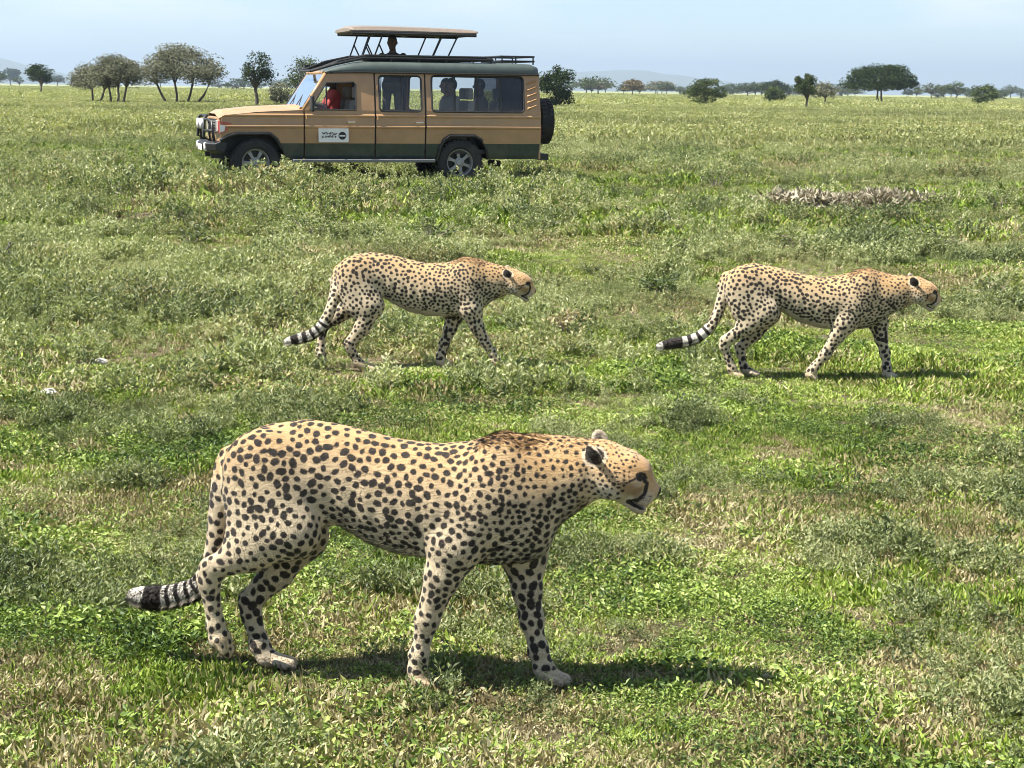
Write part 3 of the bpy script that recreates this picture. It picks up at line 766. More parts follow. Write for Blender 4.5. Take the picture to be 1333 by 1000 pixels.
# around the car: knee-high herbs
pr = [p_tall(rg, 11, 18, .30, .34, .026, .055, ML_tall) for _ in range(3)] + [p_herb(rg, 70, .2, .10, .025, .055, ML_herb) for _ in range(2)] + [p_grass(rg, 80, .2, .06, .20, .0065, ML_grass) for _ in range(2)] + \
     [p_grass(rg, 60, .2, .05, .17, .005, ML_dry, .2)]
x, y = band(19, 46, 66, rg, 2.5)
tl_ = fbm(x, y, .28, 44); u = rg.random(len(x)); dn = fbm(x, y, .2, 21, 4)
tall_h = .13 + .34 * sstep(.42, .62, tl_) * (1 - .5 * sstep(29, 38, y)) 
idx = np.where(u < sstep(.52, .68, dn) * .45 + .02, 7, np.where(rg.random(len(x)) < tall_h, (u * 977).astype(int) % 3, 3 + (u * 991).astype(int) % 4))
fr = sstep(20.5, 23.5, y) * (1 - sstep(26.6, 27.4, y)) * sstep(-8, -6.2, x) * (1 - sstep(.3, 2, x))
brush = (np.abs(x - 4.05) < .95) & (np.abs(y - 20.2) < .55)
scatter('grass', pr, np.stack([x, y, gh(x, y)], 1), rg.uniform(.55, 1.15, len(x)) * (.35 + .75 * sstep(.2, .75, fbm(x, y, .8, 8, 2))) * (1 + .5 * fr) * np.where(brush, .6, 1), idx, 'knee high green herbs and grass round the safari car')
# plain behind
pr = [p_grass(rg, 150, .75, .07, .22, .020, ML_far, .25) for _ in range(3)] + [p_herb(rg, 130, .6, .20, .07, .15, ML_far, .5) for _ in range(2)] 
x, y = band(46, 170, 3.2, rg, 8)
u = rg.random(len(x)); k = fbm(x, y, .05, 5)
idx = np.where(k + .3 * (rg.random(len(x)) - .5) > .5, (u * 991).astype(int) % 3, 3 + (u * 977).astype(int) % 2)
scatter('grass', pr, np.stack([x, y, gh(x, y)], 1), rg.uniform(.6, 1.3, len(x)), idx, 'open yellow green grassland stretching back towards the trees')
pr = [p_grass(rg, 130, 2.2, .1, .35, .06, ML_far, .25) for _ in range(2)] + [p_herb(rg, 130, 1.6, .35, .16, .34, ML_far, .5) for _ in range(2)]
x, y = band(170, 800, .07, rg, 30)
scatter('grass', pr, np.stack([x, y, gh(x, y)], 1), rg.uniform(.6, 1.4, len(x)), rg.integers(0, 4, len(x)), 'far grass at the foot of the tree line')

# ------------------------------------------------------------------ trees
def M_crown(name, cols, trans=.25):
    t = NT(name); a = t.new('Attribute', _attribute_name='rnd').outputs['Fac']; pos = t.new('TexCoord').outputs['Object']
    f = t.math('ADD', t.math('MULTIPLY', a, .55), t.math('MULTIPLY', t.noise(.8, 4, .6, pos), .45))
    c = t.ramp(f, [(.25, cols[0]), (.5, cols[1]), (.75, cols[2])])
    df = t.new('BsdfDiffuse', Color=c); tr = t.new('BsdfTranslucent', Color=c)
    return t.done(t.new('MixShader', Fac=trans, i1=df.outputs[0], i2=tr.outputs[0]).outputs[0])
MT = dict(dark=M_crown('dark_foliage', [(.018, .030, .012), (.036, .056, .020), (.068, .092, .034)]),
          olive=M_crown('olive_foliage', [(.085, .092, .056), (.175, .180, .115), (.27, .265, .18)]),
          brown=M_crown('brown_foliage', [(.085, .068, .038), (.17, .135, .075), (.25, .205, .12)]),
          green=M_crown('green_foliage', [(.030, .046, .016), (.066, .092, .032), (.115, .14, .055)]))
M_BARK = M_basic('bark', (.085, .068, .052), .9, var=.35, scale=6, bump=.6)
def tube(path, rad, seg=6):
    """verts and quads of a tapering tube along a path"""
    path = np.asarray(path, float); V = []; F = []
    n = len(path)
    for i in range(n):
        d = path[min(i + 1, n - 1)] - path[max(i - 1, 0)]; d /= max(np.linalg.norm(d), 1e-9)
        a = np.cross(d, [0, 0, 1.0]) if abs(d[2]) < .9 else np.cross(d, [1.0, 0, 0]); a /= np.linalg.norm(a); b = np.cross(d, a)
        for k in range(seg):
            th = 2 * math.pi * k / seg; V.append(path[i] + rad[i] * (a * math.cos(th) + b * math.sin(th)))
    for i in range(n - 1):
        for k in range(seg):
            F.append((i * seg + k, i * seg + (k + 1) % seg, (i + 1) * seg + (k + 1) % seg, (i + 1) * seg + k))
    F.append(tuple(range(seg))[::-1]); F.append(tuple((n - 1) * seg + k for k in range(seg)))
    return V, F
class MB:
    """collects pieces into one mesh"""
    def __init__(s): s.V = []; s.F = []; s.m = []
    def add(s, V, F, mi=0):
        o = len(s.V); s.V += [tuple(map(float, v)) for v in V]; s.F += [tuple(int(i) + o for i in f) for f in F]; s.m += [mi] * len(F); return s
    def box(s, x0, x1, y0, y1, z0, z1, mi=0):
        V = [(x, y, z) for x in (x0, x1) for y in (y0, y1) for z in (z0, z1)]
        return s.add(V, [(0, 1, 3, 2), (4, 6, 7, 5), (0, 4, 5, 1), (2, 3, 7, 6), (0, 2, 6, 4), (1, 5, 7, 3)], mi)
    def tube(s, path, rad, seg=8, mi=0):
        if not hasattr(rad, '__len__'): rad = [rad] * len(path)
        V, F = tube(path, rad, seg); return s.add(V, F, mi)
    def lathe(s, prof, seg=32, mi=0, axis='y'):
        """profile of (radius, offset along the axis)"""
        V = []; n = len(prof)
        for k in range(seg):
            t = 2 * math.pi * k / seg
            for r, o in prof: V.append((r * math.cos(t), o, r * math.sin(t)) if axis == 'y' else (r * math.cos(t), r * math.sin(t), o))
        F = [(k * n + i, k * n + i + 1, ((k + 1) % seg) * n + i + 1, ((k + 1) % seg) * n + i) for k in range(seg) for i in range(n - 1)]
        return s.add(V, F, mi)
    def build(s, name, mats, parent=None, smooth=False, bevel=0.0):
        me = mesh_np(name, s.V, s.F, smooth)
        mats = mats if isinstance(mats, (list, tuple)) else [mats]
        for m in mats: me.materials.append(m)
        me.polygons.foreach_set('material_index', np.array(s.m, np.int32))
        bm = bmesh.new(); bm.from_mesh(me); bmesh.ops.recalc_face_normals(bm, faces=bm.faces); bm.to_mesh(me); bm.free()
        o = bpy.data.objects.new(name, me); COL.objects.link(o)
        if parent: o.parent = parent
        if bevel:
            b = o.modifiers.new('bevel', 'BEVEL'); b.width = bevel; b.segments = 2; b.limit_method = 'ANGLE'; b.angle_limit = R(40)
        return o
def tree_meshes(seed, h, w, kind, trunks=1, nleaf=2600, leaf=.16, clear=.35, lean=0.0, tsp=.11):
    rng = np.random.default_rng(seed); b = MB(); hw = w / 2
    if kind == 'umbrella': cz, rz, ncl = .60 * h, .40 * h, 64
    elif kind == 'round': cz, rz, ncl = (1 + clear) / 2 * h, (1 - clear) / 2 * h, 26
    else: cz, rz, ncl = .48 * h, .50 * h, 40
    cl = []
    for i in range(ncl):
        v = rdir(rng, 1, {'umbrella': -.5, 'bush': -.92}.get(kind, -.75), 1)[0] * rng.uniform(.45, .95) ** .6
        c = np.array([v[0] * hw * .88, v[1] * hw * .88, cz + v[2] * rz * .85])
        if kind == 'umbrella': c[2] += -.14 * h * (v[0] ** 2 + v[1] ** 2) * rng.uniform(.2, 1.2)
        cl.append(c)
    cl = np.array(cl)
    bases = [np.array([(i - (trunks - 1) / 2) * w * tsp + rng.normal() * .08, rng.normal() * .2, -.15]) for i in range(trunks)]
    r0 = .032 * h / trunks ** .35
    tops = []
    for bs in bases:
        tp_ = np.array([bs[0] * 1.6 + lean * h + rng.normal() * .03 * h, bs[1] * 1.5, (.36 if kind == 'umbrella' else max(clear, .18)) * h])
        mid = (bs + tp_) / 2 + rng.normal(0, .018 * h, 3) * [1, 1, 0]
        b.tube([bs, bs + [0, 0, .25], mid, tp_], [r0 * 1.5, r0 * 1.15, r0, r0 * .85], 7); tops.append(tp_)
    for c in cl:
        t0 = min(tops, key=lambda q: np.linalg.norm(q - c))
        m1 = t0 * .6 + c * .4 + rng.normal(0, .035 * h, 3); m1[2] = t0[2] + (c[2] - t0[2]) * .55 + .02 * h
        b.tube([t0 - [0, 0, .1], m1, c], [r0 * .5, r0 * .3, r0 * .1], 5)
        for _ in range(3):
            e = c + rng.normal(0, .09 * w, 3) * [1, 1, .6]; b.tube([m1 * .4 + c * .6, e], [r0 * .16, r0 * .06], 4)
    per = nleaf // ncl; P = []
    for c in cl:
        s = rng.uniform(.6, 1.25); sg = np.array([.105 * w * s, .105 * w * s, (.065 if kind == 'umbrella' else .075) * h * s])
        g_ = rng.normal(size=(int(per * rng.uniform(.5, 1.5)), 3)); g_ *= np.minimum(1, 1.55 / np.linalg.norm(g_, axis=1, keepdims=True)); P.append(c + g_ * sg)
    P = np.concatenate(P); P = P[P[:, 2] > (.05 * h if kind == 'bush' else clear * h * .8)]
    n = len(P); D = rdir(rng, n, -.5, .8); ln = leaf * rng.uniform(.5, 1.4, n)
    V = leaf_quads(P, D, unit(np.array([0, 0, .6]) + rng.normal(size=(n, 3)) * .8), ln, ln * rng.uniform(.4, .8, n))
    return b, V, rng.random(n)
def tree(px, base, top, wpx, kind, mat, label, trunks=1, seed=0, cat='tree', name='acacia_tree', **kw):
    p = on_ground(px, base); D = p[1]; h = (base - top) / FPX * D; w = wpx / FPX * D
    b, V, rnd = tree_meshes(seed, h, w, kind, trunks, leaf=max(.10, D / FPX * 2.6), **kw)
    r = empty(name, p); tag(r, label, cat)
    b.build('trunk', M_BARK, r, smooth=True)
    link('crown', leaf_mesh('crown', V, rnd, MT[mat]), r)
    return r
tree(14, 111, 89, 25, 'round', 'dark', 'small dark round tree below the end of the blue hill', seed=1, clear=.2, nleaf=1500, name='bush_tree')
tree(52, 123, 85, 36, 'round', 'dark', 'small dark tree with a short single trunk under the blue hill', seed=2, clear=.33, nleaf=2200, name='bush_tree')
tree(124, 135, 81, 66, 'umbrella', 'olive', 'thin leaning acacia with two close trunks and flat olive crown', 2, 3, nleaf=7500, clear=.22)
tree(151, 137, 70, 72, 'umbrella', 'olive', 'taller grey olive acacia with three spreading trunks', 3, 4, nleaf=9000, clear=.2)
tree(236, 136, 60, 112, 'umbrella', 'olive', 'widest grey brown acacia with four trunks over a dark shadow', 4, 5, nleaf=17000, clear=.17)
tree(336, 140, 71, 44, 'round', 'dark', 'slender dark tree with one thin bare trunk ahead of the car bonnet', seed=6, clear=.36, nleaf=2300, name='slender_tree')
tree(399, 141, 72, 58, 'umbrella', 'green', 'dark acacia behind the car windscreen', seed=7, trunks=2, nleaf=2800, clear=.3)
tree(366, 139, 106, 34, 'bush', 'olive', 'grey olive bush behind the car bonnet', seed=8, nleaf=1700, cat='bush', name='bush')
tree(723, 141, 85, 52, 'bush', 'dark', 'dense dark tree with foliage to the ground behind the spare wheel', seed=9, nleaf=8000, name='bush_tree')
tree(770, 123, 108, 30, 'round', 'dark', 'small dark tree just past the dense tree behind the spare wheel', seed=10, clear=.25, nleaf=1300, name='bush_tree')
tree(823, 126, 103, 30, 'umbrella', 'brown', 'small brown flat topped acacia on the horizon', seed=11, nleaf=1500, clear=.4)
tree(858, 124, 106, 44, 'umbrella', 'olive', 'pale olive acacia beside the small brown acacia', seed=12, trunks=2, nleaf=1700, clear=.35)
tree(919, 138, 101, 52, 'bush', 'green', 'round leafy bush standing alone in front of the far trees', seed=13, nleaf=3600, cat='bush', name='bush')
tree(1008, 128, 105, 40, 'umbrella', 'dark', 'dark flat topped tree behind a low round bush', seed=14, nleaf=2000, clear=.35)
tree(1007, 135, 113, 28, 'bush', 'green', 'low round bush in front of a dark flat topped tree', seed=15, nleaf=1700, cat='bush', name='bush')
tree(1048, 143, 97, 32, 'round', 'green', 'narrow upright tree with a forked trunk near the big umbrella acacia', seed=16, clear=.28, nleaf=2200, name='slender_tree')
tree(1072, 138, 107, 38, 'umbrella', 'olive', 'low olive acacia touching the narrow upright tree', seed=17, nleaf=1700, clear=.3)
tree(1146, 136, 84, 92, 'umbrella', 'dark', 'largest dark umbrella acacia on the plain behind the cheetahs', 2, 18, nleaf=15000, clear=.24, tsp=.05)
tree(1281, 138, 110, 36, 'bush', 'green', 'loose pale green bush alone beyond the big umbrella acacia', seed=19, nleaf=1700, cat='bush', name='bush')
protos = [tree_meshes(50 + i, 4.2, wd, kd, 1, 700, .42, .25) for i, (wd, kd) in enumerate([(5.5, 'umbrella'), (4.6, 'round'), (6.5, 'bush'), (7.5, 'umbrella')])]
fm = []
for i, (b, V, rnd) in enumerate(protos):
    o = b.build('trunk', M_BARK); me = o.data; bpy.data.objects.remove(o)
    fm.append((me, leaf_mesh('crown', V, rnd, MT[('dark', 'green', 'dark', 'green')[i]])))
rf = np.random.default_rng(5)
spots_px = list(np.linspace(-60, 84, 6)) + list(np.linspace(160, 212, 2)) + list(np.linspace(285, 372, 6)) + list(np.linspace(742, 905, 12)) + list(np.linspace(930, 1105, 17)) + list(np.linspace(1175, 1410, 26))
for px in spots_px:
    D = rf.uniform(560, 1050); k = int(rf.integers(0, 4)); X = (px + rf.uniform(-6, 6) - CX) / FPX * D
    s = rf.uniform(.8, 1.4) * (1.35 if D > 800 else 1.1)
    r = empty('far_tree', (X, D, float(gh(X, D))), rf.uniform(0, 6.28)); r.scale = (s * rf.uniform(.9, 1.5),) * 2 + (s,)
    where = ('under the blue hill at the acacia end' if px < 90 else 'seen between the grey acacias' if px < 215 else 'between the widest acacia and the car' if px < 400 else
             'between the car and the round leafy bush' if px < 915 else 'between the round leafy bush and the big umbrella acacia' if px < 1120 else 'beyond the big umbrella acacia')
    tag(r, 'tiny dark tree on the horizon ' + where, 'tree', 'distant trees on the horizon ' + where)
    link('trunk', fm[k][0], r); link('crown', fm[k][1], r)

# ------------------------------------------------------------------ low shrubs, dead brush, stones
ML_shrub = M_leaf('shrub_leaf', [(.050, .072, .026), (.105, .140, .048), (.185, .215, .085), (.29, .31, .15)], dryness=.8, scale=2.0)
M_TWIG = M_basic('grey_twig', (.36, .29, .25), .9, var=.35, scale=20)
rs = np.random.default_rng(21)
def shrub(px, py, wid, hgt, label, group=None, dry=False):
    p = on_ground(px, py); r = empty('low_shrub', p, 0); tag(r, label, 'shrub', group)
    b = MB(); Ps = []; Ds = []
    for _ in range(int(16 if not dry else 26)):
        a = rs.uniform(0, 6.283); q = rs.uniform(.1, 1) ** .7
        e = np.array([math.cos(a) * wid * .5 * q, math.sin(a) * wid * .5 * q, hgt * (1 - .5 * q * q) * rs.uniform(.55, 1.1)])
        m = e * [.4, .4, .55] + rs.normal(0, .02, 3)
        b.tube([np.array([e[0] * .12, e[1] * .12, -.03]), m, e], [.006, .0045, .002], 4)
        n = 26 if not dry else 7; t = rs.uniform(.25, 1.03, n)
        P = m + (e - m) * t[:, None] + rs.normal(0, .07 * wid, (n, 3)) * [1, 1, .6]; Ps.append(P); Ds.append(rdir(rs, n, -.2, .9))
    b.build('stems', M_TWIG, r)
    P = np.concatenate(Ps); P[:, 2] = np.abs(P[:, 2]); n = len(P); ln = rs.uniform(.03, .065, n)
    V = leaf_quads(P, np.concatenate(Ds), unit(np.array([0, 0, .8]) + rs.normal(size=(n, 3)) * .7), ln, ln * .45)
    link('foliage', leaf_mesh('foliage', V, rs.random(n), ML_dry if dry else ML_shrub), r)
SG = 'low dark green shrubs among the herbs'
for px, py, w, hh in [(236, 296, .62, .34), (410, 318, .8, .34), (255, 318, .5, .22), (862, 388, .45, .2), (932, 246, .8, .34), (1040, 326, .6, .26), (1212, 330, .75, .32), (1292, 392, .55, .25),
                      (1302, 276, .7, .3), (560, 318, .6, .28), (705, 300, .6, .25), (585, 262, .7, .3), (330, 300, .6, .26), (160, 262, .7, .3), (60, 290, .6, .25), (770, 268, .7, .3), (860, 300, .6, .25), (1130, 310, .6, .26)]:
    wh = 'below the car' if px < 720 and py < 330 else 'behind the leading cheetah' if px > 980 else 'between the car tail and the leading cheetah'
    shrub(px, py, w, hh, 'low dark green leafy shrub among herbs ' + wh, SG + ' ' + wh)
shrub(738, 436, .34, .20, 'thin dry brownish shrub between the two farther cheetahs', dry=True)
# dry grass clump
p = on_ground(1100, 272); r = empty('dry_grass_clump', p); tag(r, 'low pale grey tan clump of dry grass in the green herbs', 'dry grass')
ML_hay = M_leaf('dry_hay', [(.22, .19, .125), (.33, .29, .20), (.42, .375, .27), (.50, .455, .35)], trans=.15, dryness=.95)
n = 16000; q = rs.normal(size=(n, 2)) * [.46, .22]; q[: n // 3, 0] = .5 + rs.normal(size=n // 3) * .13; q[n // 3: n // 2, 0] = -.55 + rs.normal(size=n // 2 - n // 3) * .16
gp = np.stack([q[:, 0], q[:, 1], np.zeros(n)], 1); gp[:, 2] = gh(gp[:, 0] + p[0], gp[:, 1] + p[1]) - p[2] + rs.uniform(-.02, .17, n)
ln = rs.uniform(.05, .15, n) * (.75 + .5 * (np.abs(q[:, 0]) > .35)); V = leaf_quads(gp, rdir(rs, n, .05, .95), rdir(rs, n, -.5, .5), ln, rs.uniform(.0028, .0055, n), .6)
link('blades', leaf_mesh('blades', V, rs.random(n), ML_hay), r)['kind'] = 'stuff'
def stone(name, px, py, rad, col, label, cat, flat=.6, seed=0):
    p = on_ground(px, py); bm = bmesh.new(); bmesh.ops.create_icosphere(bm, subdivisions=3, radius=1)
    rr = np.random.default_rng(seed); f = rr.normal(size=(5, 3)) * 1.6; ph = rr.uniform(0, 6, 5)
    for v in bm.verts:
        k = 1 + .09 * sum(math.sin(float(np.dot(f[i], v.co[:])) + ph[i]) for i in range(5)); v.co = v.co * k
        v.co.x *= rad * 1.3; v.co.y *= rad; v.co.z = v.co.z * rad * flat + rad * flat * .45
    me = bpy.data.meshes.new(name); bm.to_mesh(me); bm.free()
    for q in me.polygons: q.use_smooth = True
    o = link(name, me, loc=p, mats=[M_basic(name + '_surface', col, .9, var=.3, scale=25, bump=.7)]); tag(o, label, cat)
stone('stone', 126, 474, .055, (.48, .44, .37), 'pale flat stone lying in the turf', 'stone', .45, 1)
stone('stone', 64, 514, .040, (.55, .51, .44), 'small whitish stone half hidden in short herbs', 'stone', .6, 2)
stone('stone', 168, 408, .045, (.08, .07, .055), 'small dark stone in the brownish turf', 'stone', .55, 3)
stone('stone', 12, 408, .05, (.46, .42, .35), 'pale rounded stone beyond the flat pale stone', 'stone', .7, 4)
p = on_ground(8, 341); r = empty('fallen_log', p, R(4)); tag(r, 'short weathered grey log lying in the herbs', 'log')
b = MB(); b.tube([(-.45, 0, .045), (-.15, .02, .055), (.1, .0, .05), (.27, -.02, .05)], [.05, .056, .05, .04], 10)
b.tube([(.0, 0, .08), (.05, -.05, .16), (.06, -.08, .2)], [.022, .016, .010], 6); b.build('wood', M_basic('log_wood', (.16, .145, .125), .9, var=.35, scale=30, bump=.8), r, True)
# ------------------------------------------------------------------ safari car
TAN = (.39, .225, .105)
MV = dict(tan=M_basic('tan_paint', TAN, .42, coat=.25, var=.12, scale=4, dirt=(.33, .22, .13)), green=M_basic('dark_green_paint', (.020, .034, .030), .40, coat=.3, var=.15, scale=6, dirt=(.10, .09, .065)),
          roof=M_basic('roof_green_paint', (.060, .078, .068), .45, coat=.2, var=.12, scale=6), black=M_basic('black_metal', (.014, .014, .014), .45, var=.3), rubber=M_basic('tyre_rubber', (.022, .022, .023), .85, var=.35, scale=30, bump=.5, dirt=(.09, .075, .055)),
          rim=M_basic('rim_steel', (.34, .33, .31), .55, .3, var=.25, dirt=(.17, .14, .10)), chrome=M_basic('chrome', (.75, .75, .74), .18, 1.0, var=.05), white=M_basic('white_plate', (.78, .76, .72), .5, var=.05),
          ink=M_basic('black_ink', (.012, .012, .012), .6), seat=M_basic('grey_seat_cloth', (.22, .20, .175), .9, var=.2, scale=30), inside=M_basic('interior_trim', (.10, .092, .08), .85), pop=M_basic('pop_roof_fibreglass', (.20, .16, .125), .5, var=.12),
          lamp=M_basic('lamp_lens', (.72, .70, .68), .12, coat=1.0, var=.05), amber=M_basic('red_lamp_lens', (.42, .07, .06), .15, coat=1.0, var=.1), grey=M_basic('grey_step', (.16, .16, .155), .6, var=.2), red=M_basic('tail_lamp', (.30, .012, .012), .2, coat=1.0))
def M_glass(name, tint, refl=1.0):
    t = NT(name); tr = t.new('BsdfTransparent', Color=tint); gl = t.new('BsdfGlossy', Color=(1, 1, 1), Roughness=.03)
    fr = t.new('Fresnel', IOR=1.5); sm = t.noise(3, 4, .6, t.new('TexCoord').outputs['Object'])
    du = t.new('BsdfDiffuse', Color=(.45, .40, .33))
    a = t.new('MixShader', Fac=t.math('MULTIPLY', fr.outputs[0], refl), i1=tr.outputs[0], i2=gl.outputs[0])
    return t.done(t.new('MixShader', Fac=t.math('MULTIPLY', sm, .10), i1=a.outputs[0], i2=du.outputs[0]).outputs[0])
MV['glass'] = M_glass('window_glass', (.93, .95, .94)); MV['tint'] = M_glass('tinted_glass', (.12, .13, .14)); MV['shield'] = M_glass('windscreen_glass', (.80, .86, .84), 1.6)

PSI = R(17); WB = 3.4
dn_ = WB * math.cos(PSI) * FPX / 256.0; nxm = float(ray(468, 240)[0]) * dn_
car_loc = Vector((nxm - .72 * math.sin(PSI), dn_ + .72 * math.cos(PSI), 0)); car_loc.z = float(gh(car_loc.x, car_loc.y)) - .04
car = empty('safari_car', car_loc, math.pi + PSI)
tag(car, 'tan and dark green safari car with raised pop-up roof parked in the grass', 'car')
CARM = Matrix.Translation(car_loc) @ Matrix.Rotation(math.pi + PSI, 4, 'Z')
KX, KZ = WB / 256.0, .0127
def PX(px): return (468 - px) * KX
def PZ(py): return (238 - py) * KZ
YP = np.array([[.30, .80], [.42, .80], [.50, .825], [.70, .85], [.93, .862], [.955, .884], [.975, .884], [1.0, .862], [1.11, .858], [1.13, .872], [1.15, .872], [1.17, .854], [1.23, .852], [1.90, .752]])
def yside(z): return np.interp(z, YP[:, 0], YP[:, 1])
def inside(p, poly):
    x, y = p; c = False; n = len(poly)
    for i in range(n):
        (x0, y0), (x1, y1) = poly[i], poly[i - 1]
        if (y0 > y) != (y1 > y) and x < (x1 - x0) * (y - y0) / (y1 - y0) + x0: c = not c
    return c
def rrect(x0, x1, z0, z1, r, n=4):
    P = []
    for cx, cz, a in ((x1 - r, z1 - r, 0), (x0 + r, z1 - r, 90), (x0 + r, z0 + r, 180), (x1 - r, z0 + r, 270)):
        for k in range(n + 1): P.append((cx + r * math.cos(R(a + 90 * k / n)), cz + r * math.sin(R(a + 90 * k / n))))
    return P
ZLV = [.50, .70, .93, .955, .975, 1.0, 1.11, 1.13, 1.15, 1.17, 1.23]
def panel(outer, holes, sgn, zsplit=PZ(183)):
    pts = [Vector(p) for p in outer]; ed = [(i, (i + 1) % len(outer)) for i in range(len(outer))]
    for hle in holes:
        o = len(pts); pts += [Vector(p) for p in hle]; ed += [(o + i, o + (i + 1) % len(hle)) for i in range(len(hle))]
    x0, x1 = min(p[0] for p in outer), max(p[0] for p in outer)
    for z in ZLV + [zsplit]:
        o = len(pts); pts += [Vector((x0 - .1, z)), Vector((x1 + .1, z))]; ed.append((o, o + 1))
    v, e, f = delaunay_2d_cdt(pts, ed, [], 0, 1e-6)[:3]
    b = MB(); V = [(p.x, sgn * float(yside(p.y)), p.y) for p in v]
    F, m = [], []
    for t in f:
        c = (sum(v[i].x for i in t) / len(t), sum(v[i].y for i in t) / len(t))
        if inside(c, outer) and not any(inside(c, hle) for hle in holes):
            F.append(tuple(t)); m.append(1 if c[1] < zsplit else 0)
    b.add(V, F); b.m = m
    for hle in holes + [outer]:      # returned edges give the sheet its depth
        n = len(hle); A = [(p[0], sgn * float(yside(p[1])), p[1]) for p in hle]; B = [(x, y - sgn * .045, z) for x, y, z in A]
        b.add(A + B, [(i, (i + 1) % n, n + (i + 1) % n, n + i) for i in range(n)])
    return b
def ring(loop, sgn, rad, mat, name, parent, off=.0):
    P = [(p[0], sgn * (float(yside(p[1])) + off), p[1]) for p in loop]; P.append(P[0]); b = MB(); b.tube(P, rad, 6); return b.build(name, mat, parent)
def pane(loop, sgn, mat, parent, off=-.022, name='window'):
    n = len(loop); b = MB(); b.add([(p[0], sgn * (float(yside(p[1])) + off), p[1]) for p in loop], [tuple(range(n))]); return b.build(name, mat, parent)
C = lambda L_: [(PX(a), PZ(b_)) for a, b_ in L_]
arch_f = [(377, 204), (371, 189), (365, 178), (357, 171), (317, 171), (307, 174), (297, 180)]
arch_r = [(632, 203), (629, 190), (622, 178), (613, 173), (581, 173), (574, 178), (569, 189), (565, 205)]
fender = C([(300, 149), (340, 145), (398, 141), (398, 205)] + arch_f)
fdoor = C([(399.5, 141), (427, 95.5), (486, 93), (486, 205), (399.5, 205)])
fwin = C([(406, 140.5), (427, 107), (461, 106), (463, 108), (463, 140.5)])
rdoor = C([(488, 93), (549.5, 93), (549.5, 205), (488, 205)])
rwin = rrect(PX(545.5), PX(492.5), PZ(142), PZ(97), .06)
quarter = C([(551.5, 93), (699, 93), (700, 140), (699, 203)] + arch_r + [(551.5, 205)])
qwin = rrect(PX(678), PX(559), PZ(142), PZ(96), .06)
for sgn in (1, -1):
    panel(fender, [], sgn).build('fender', [MV['tan'], MV['green']], car)
    fd = panel(fdoor, [fwin], sgn).build('front_door', [MV['tan'], MV['green']], car)
    rd = panel(rdoor, [rwin], sgn).build('rear_door', [MV['tan'], MV['green']], car)
    qt = panel(quarter, [qwin], sgn).build('rear_quarter_panel', [MV['tan'], MV['green']], car)
    for par, lp in ((rd, rwin), (qt, qwin), (fd, fwin)):
        ring(lp, sgn, .016, MV['black'], 'window_seal', par)
    # front door: lowered glass apart from the fixed quarter light
    ql = C([(406, 140.5), (427, 107), (427, 140.5)]); pane(ql, sgn, MV['glass'], fd, name='quarter_light')
    b = MB(); yq = [sgn * (float(yside(z)) - .012) for z in (PZ(140.5), PZ(107))]; b.tube([(PX(427), yq[0], PZ(140.5)), (PX(427), yq[1], PZ(107))], .012, 6); b.build('window_post', MV['black'], fd)
    pane(rwin, sgn, MV['glass'], rd)
    b = MB(); b.tube([(PX(521), sgn * (float(yside(z)) - .012), z) for z in (PZ(141.5), PZ(97.5))], .009, 6); b.build('window_post', MV['black'], rd)
    xs = [559, 588.5, 617.5, 648, 678]
    for i in range(4):
        x0, x1 = xs[i] + (.6 if i else .8), xs[i + 1] - (.6 if i < 3 else .8)
        pane(rrect(PX(x1), PX(x0), PZ(141.6), PZ(96.4), .02, 2), sgn, MV['tint'] if i == 3 else MV['glass'], qt)
    for x in xs[1:4]:
        b = MB(); zz = [PZ(141.5), PZ(96.5)]; y_ = [sgn * (float(yside(z)) - .014) for z in zz]
        b.add([(PX(x) + dx, y + dy, z) for y, z in zip(y_, zz) for dx, dy in ((-.016, -.01), (.016, -.01), (.016, .012), (-.016, .012))], [(0, 1, 5, 4), (1, 2, 6, 5), (2, 3, 7, 6), (3, 0, 4, 7)]); b.build('window_post', MV['black'], qt)
    for k in range(5):     # slanted vents behind the windows
        zc = PZ(103 + k * 8); b = MB(); xa, xb = PX(694.5), PX(682.5)
        V = []
        for (x, dz) in ((xa, .03), (xb, -.03)):
            z = zc + dz; y = float(yside(z)); V += [(x, sgn * (y + .003), z + .02), (x, sgn * (y + .026), z + .004), (x, sgn * (y + .003), z - .022)]
        b.add(V, [(0, 1, 4, 3), (1, 2, 5, 4), (2, 0, 3, 5), (0, 2, 1), (3, 4, 5)]); b.build('vent_slat', MV['tan'], qt)
    for par, px in ((fd, 456), (rd, 542)):
        b = MB(); y = float(yside(PZ(156))); b.tube([(PX(px - 5), sgn * (y - .01), PZ(156)), (PX(px - 4), sgn * (y + .035), PZ(156)), (PX(px + 5), sgn * (y + .035), PZ(156)), (PX(px + 6), sgn * (y - .01), PZ(156))], .011, 6); b.build('handle', MV['chrome'], par)
    for arch, nm in ((arch_f, 0), (arch_r, 1)):
        A = C(arch); P = [(x, sgn * (float(yside(z)) + .012), z) for x, z in A]; b = MB(); b.tube(P, .028, 8); b.build('arch_flare', MV['black'], car)
        n = len(A); b = MB(); b.add([(x, sgn * float(yside(z)), z) for x, z in A] + [(x, sgn * .42, z) for x, z in A], [(i, i + 1, n + i + 1, n + i) for i in range(n - 1)]); b.build('wheel_well', MV['black'], car)
    b = MB(); b.box(PX(562), PX(384), sgn * .78 if sgn < 0 else .78, sgn * .93 if sgn < 0 else .93, PZ(207), PZ(203)) if sgn > 0 else b.box(PX(562), PX(384), -.93, -.78, PZ(207), PZ(203)); b.build('running_board', MV['grey'], car, bevel=.01)
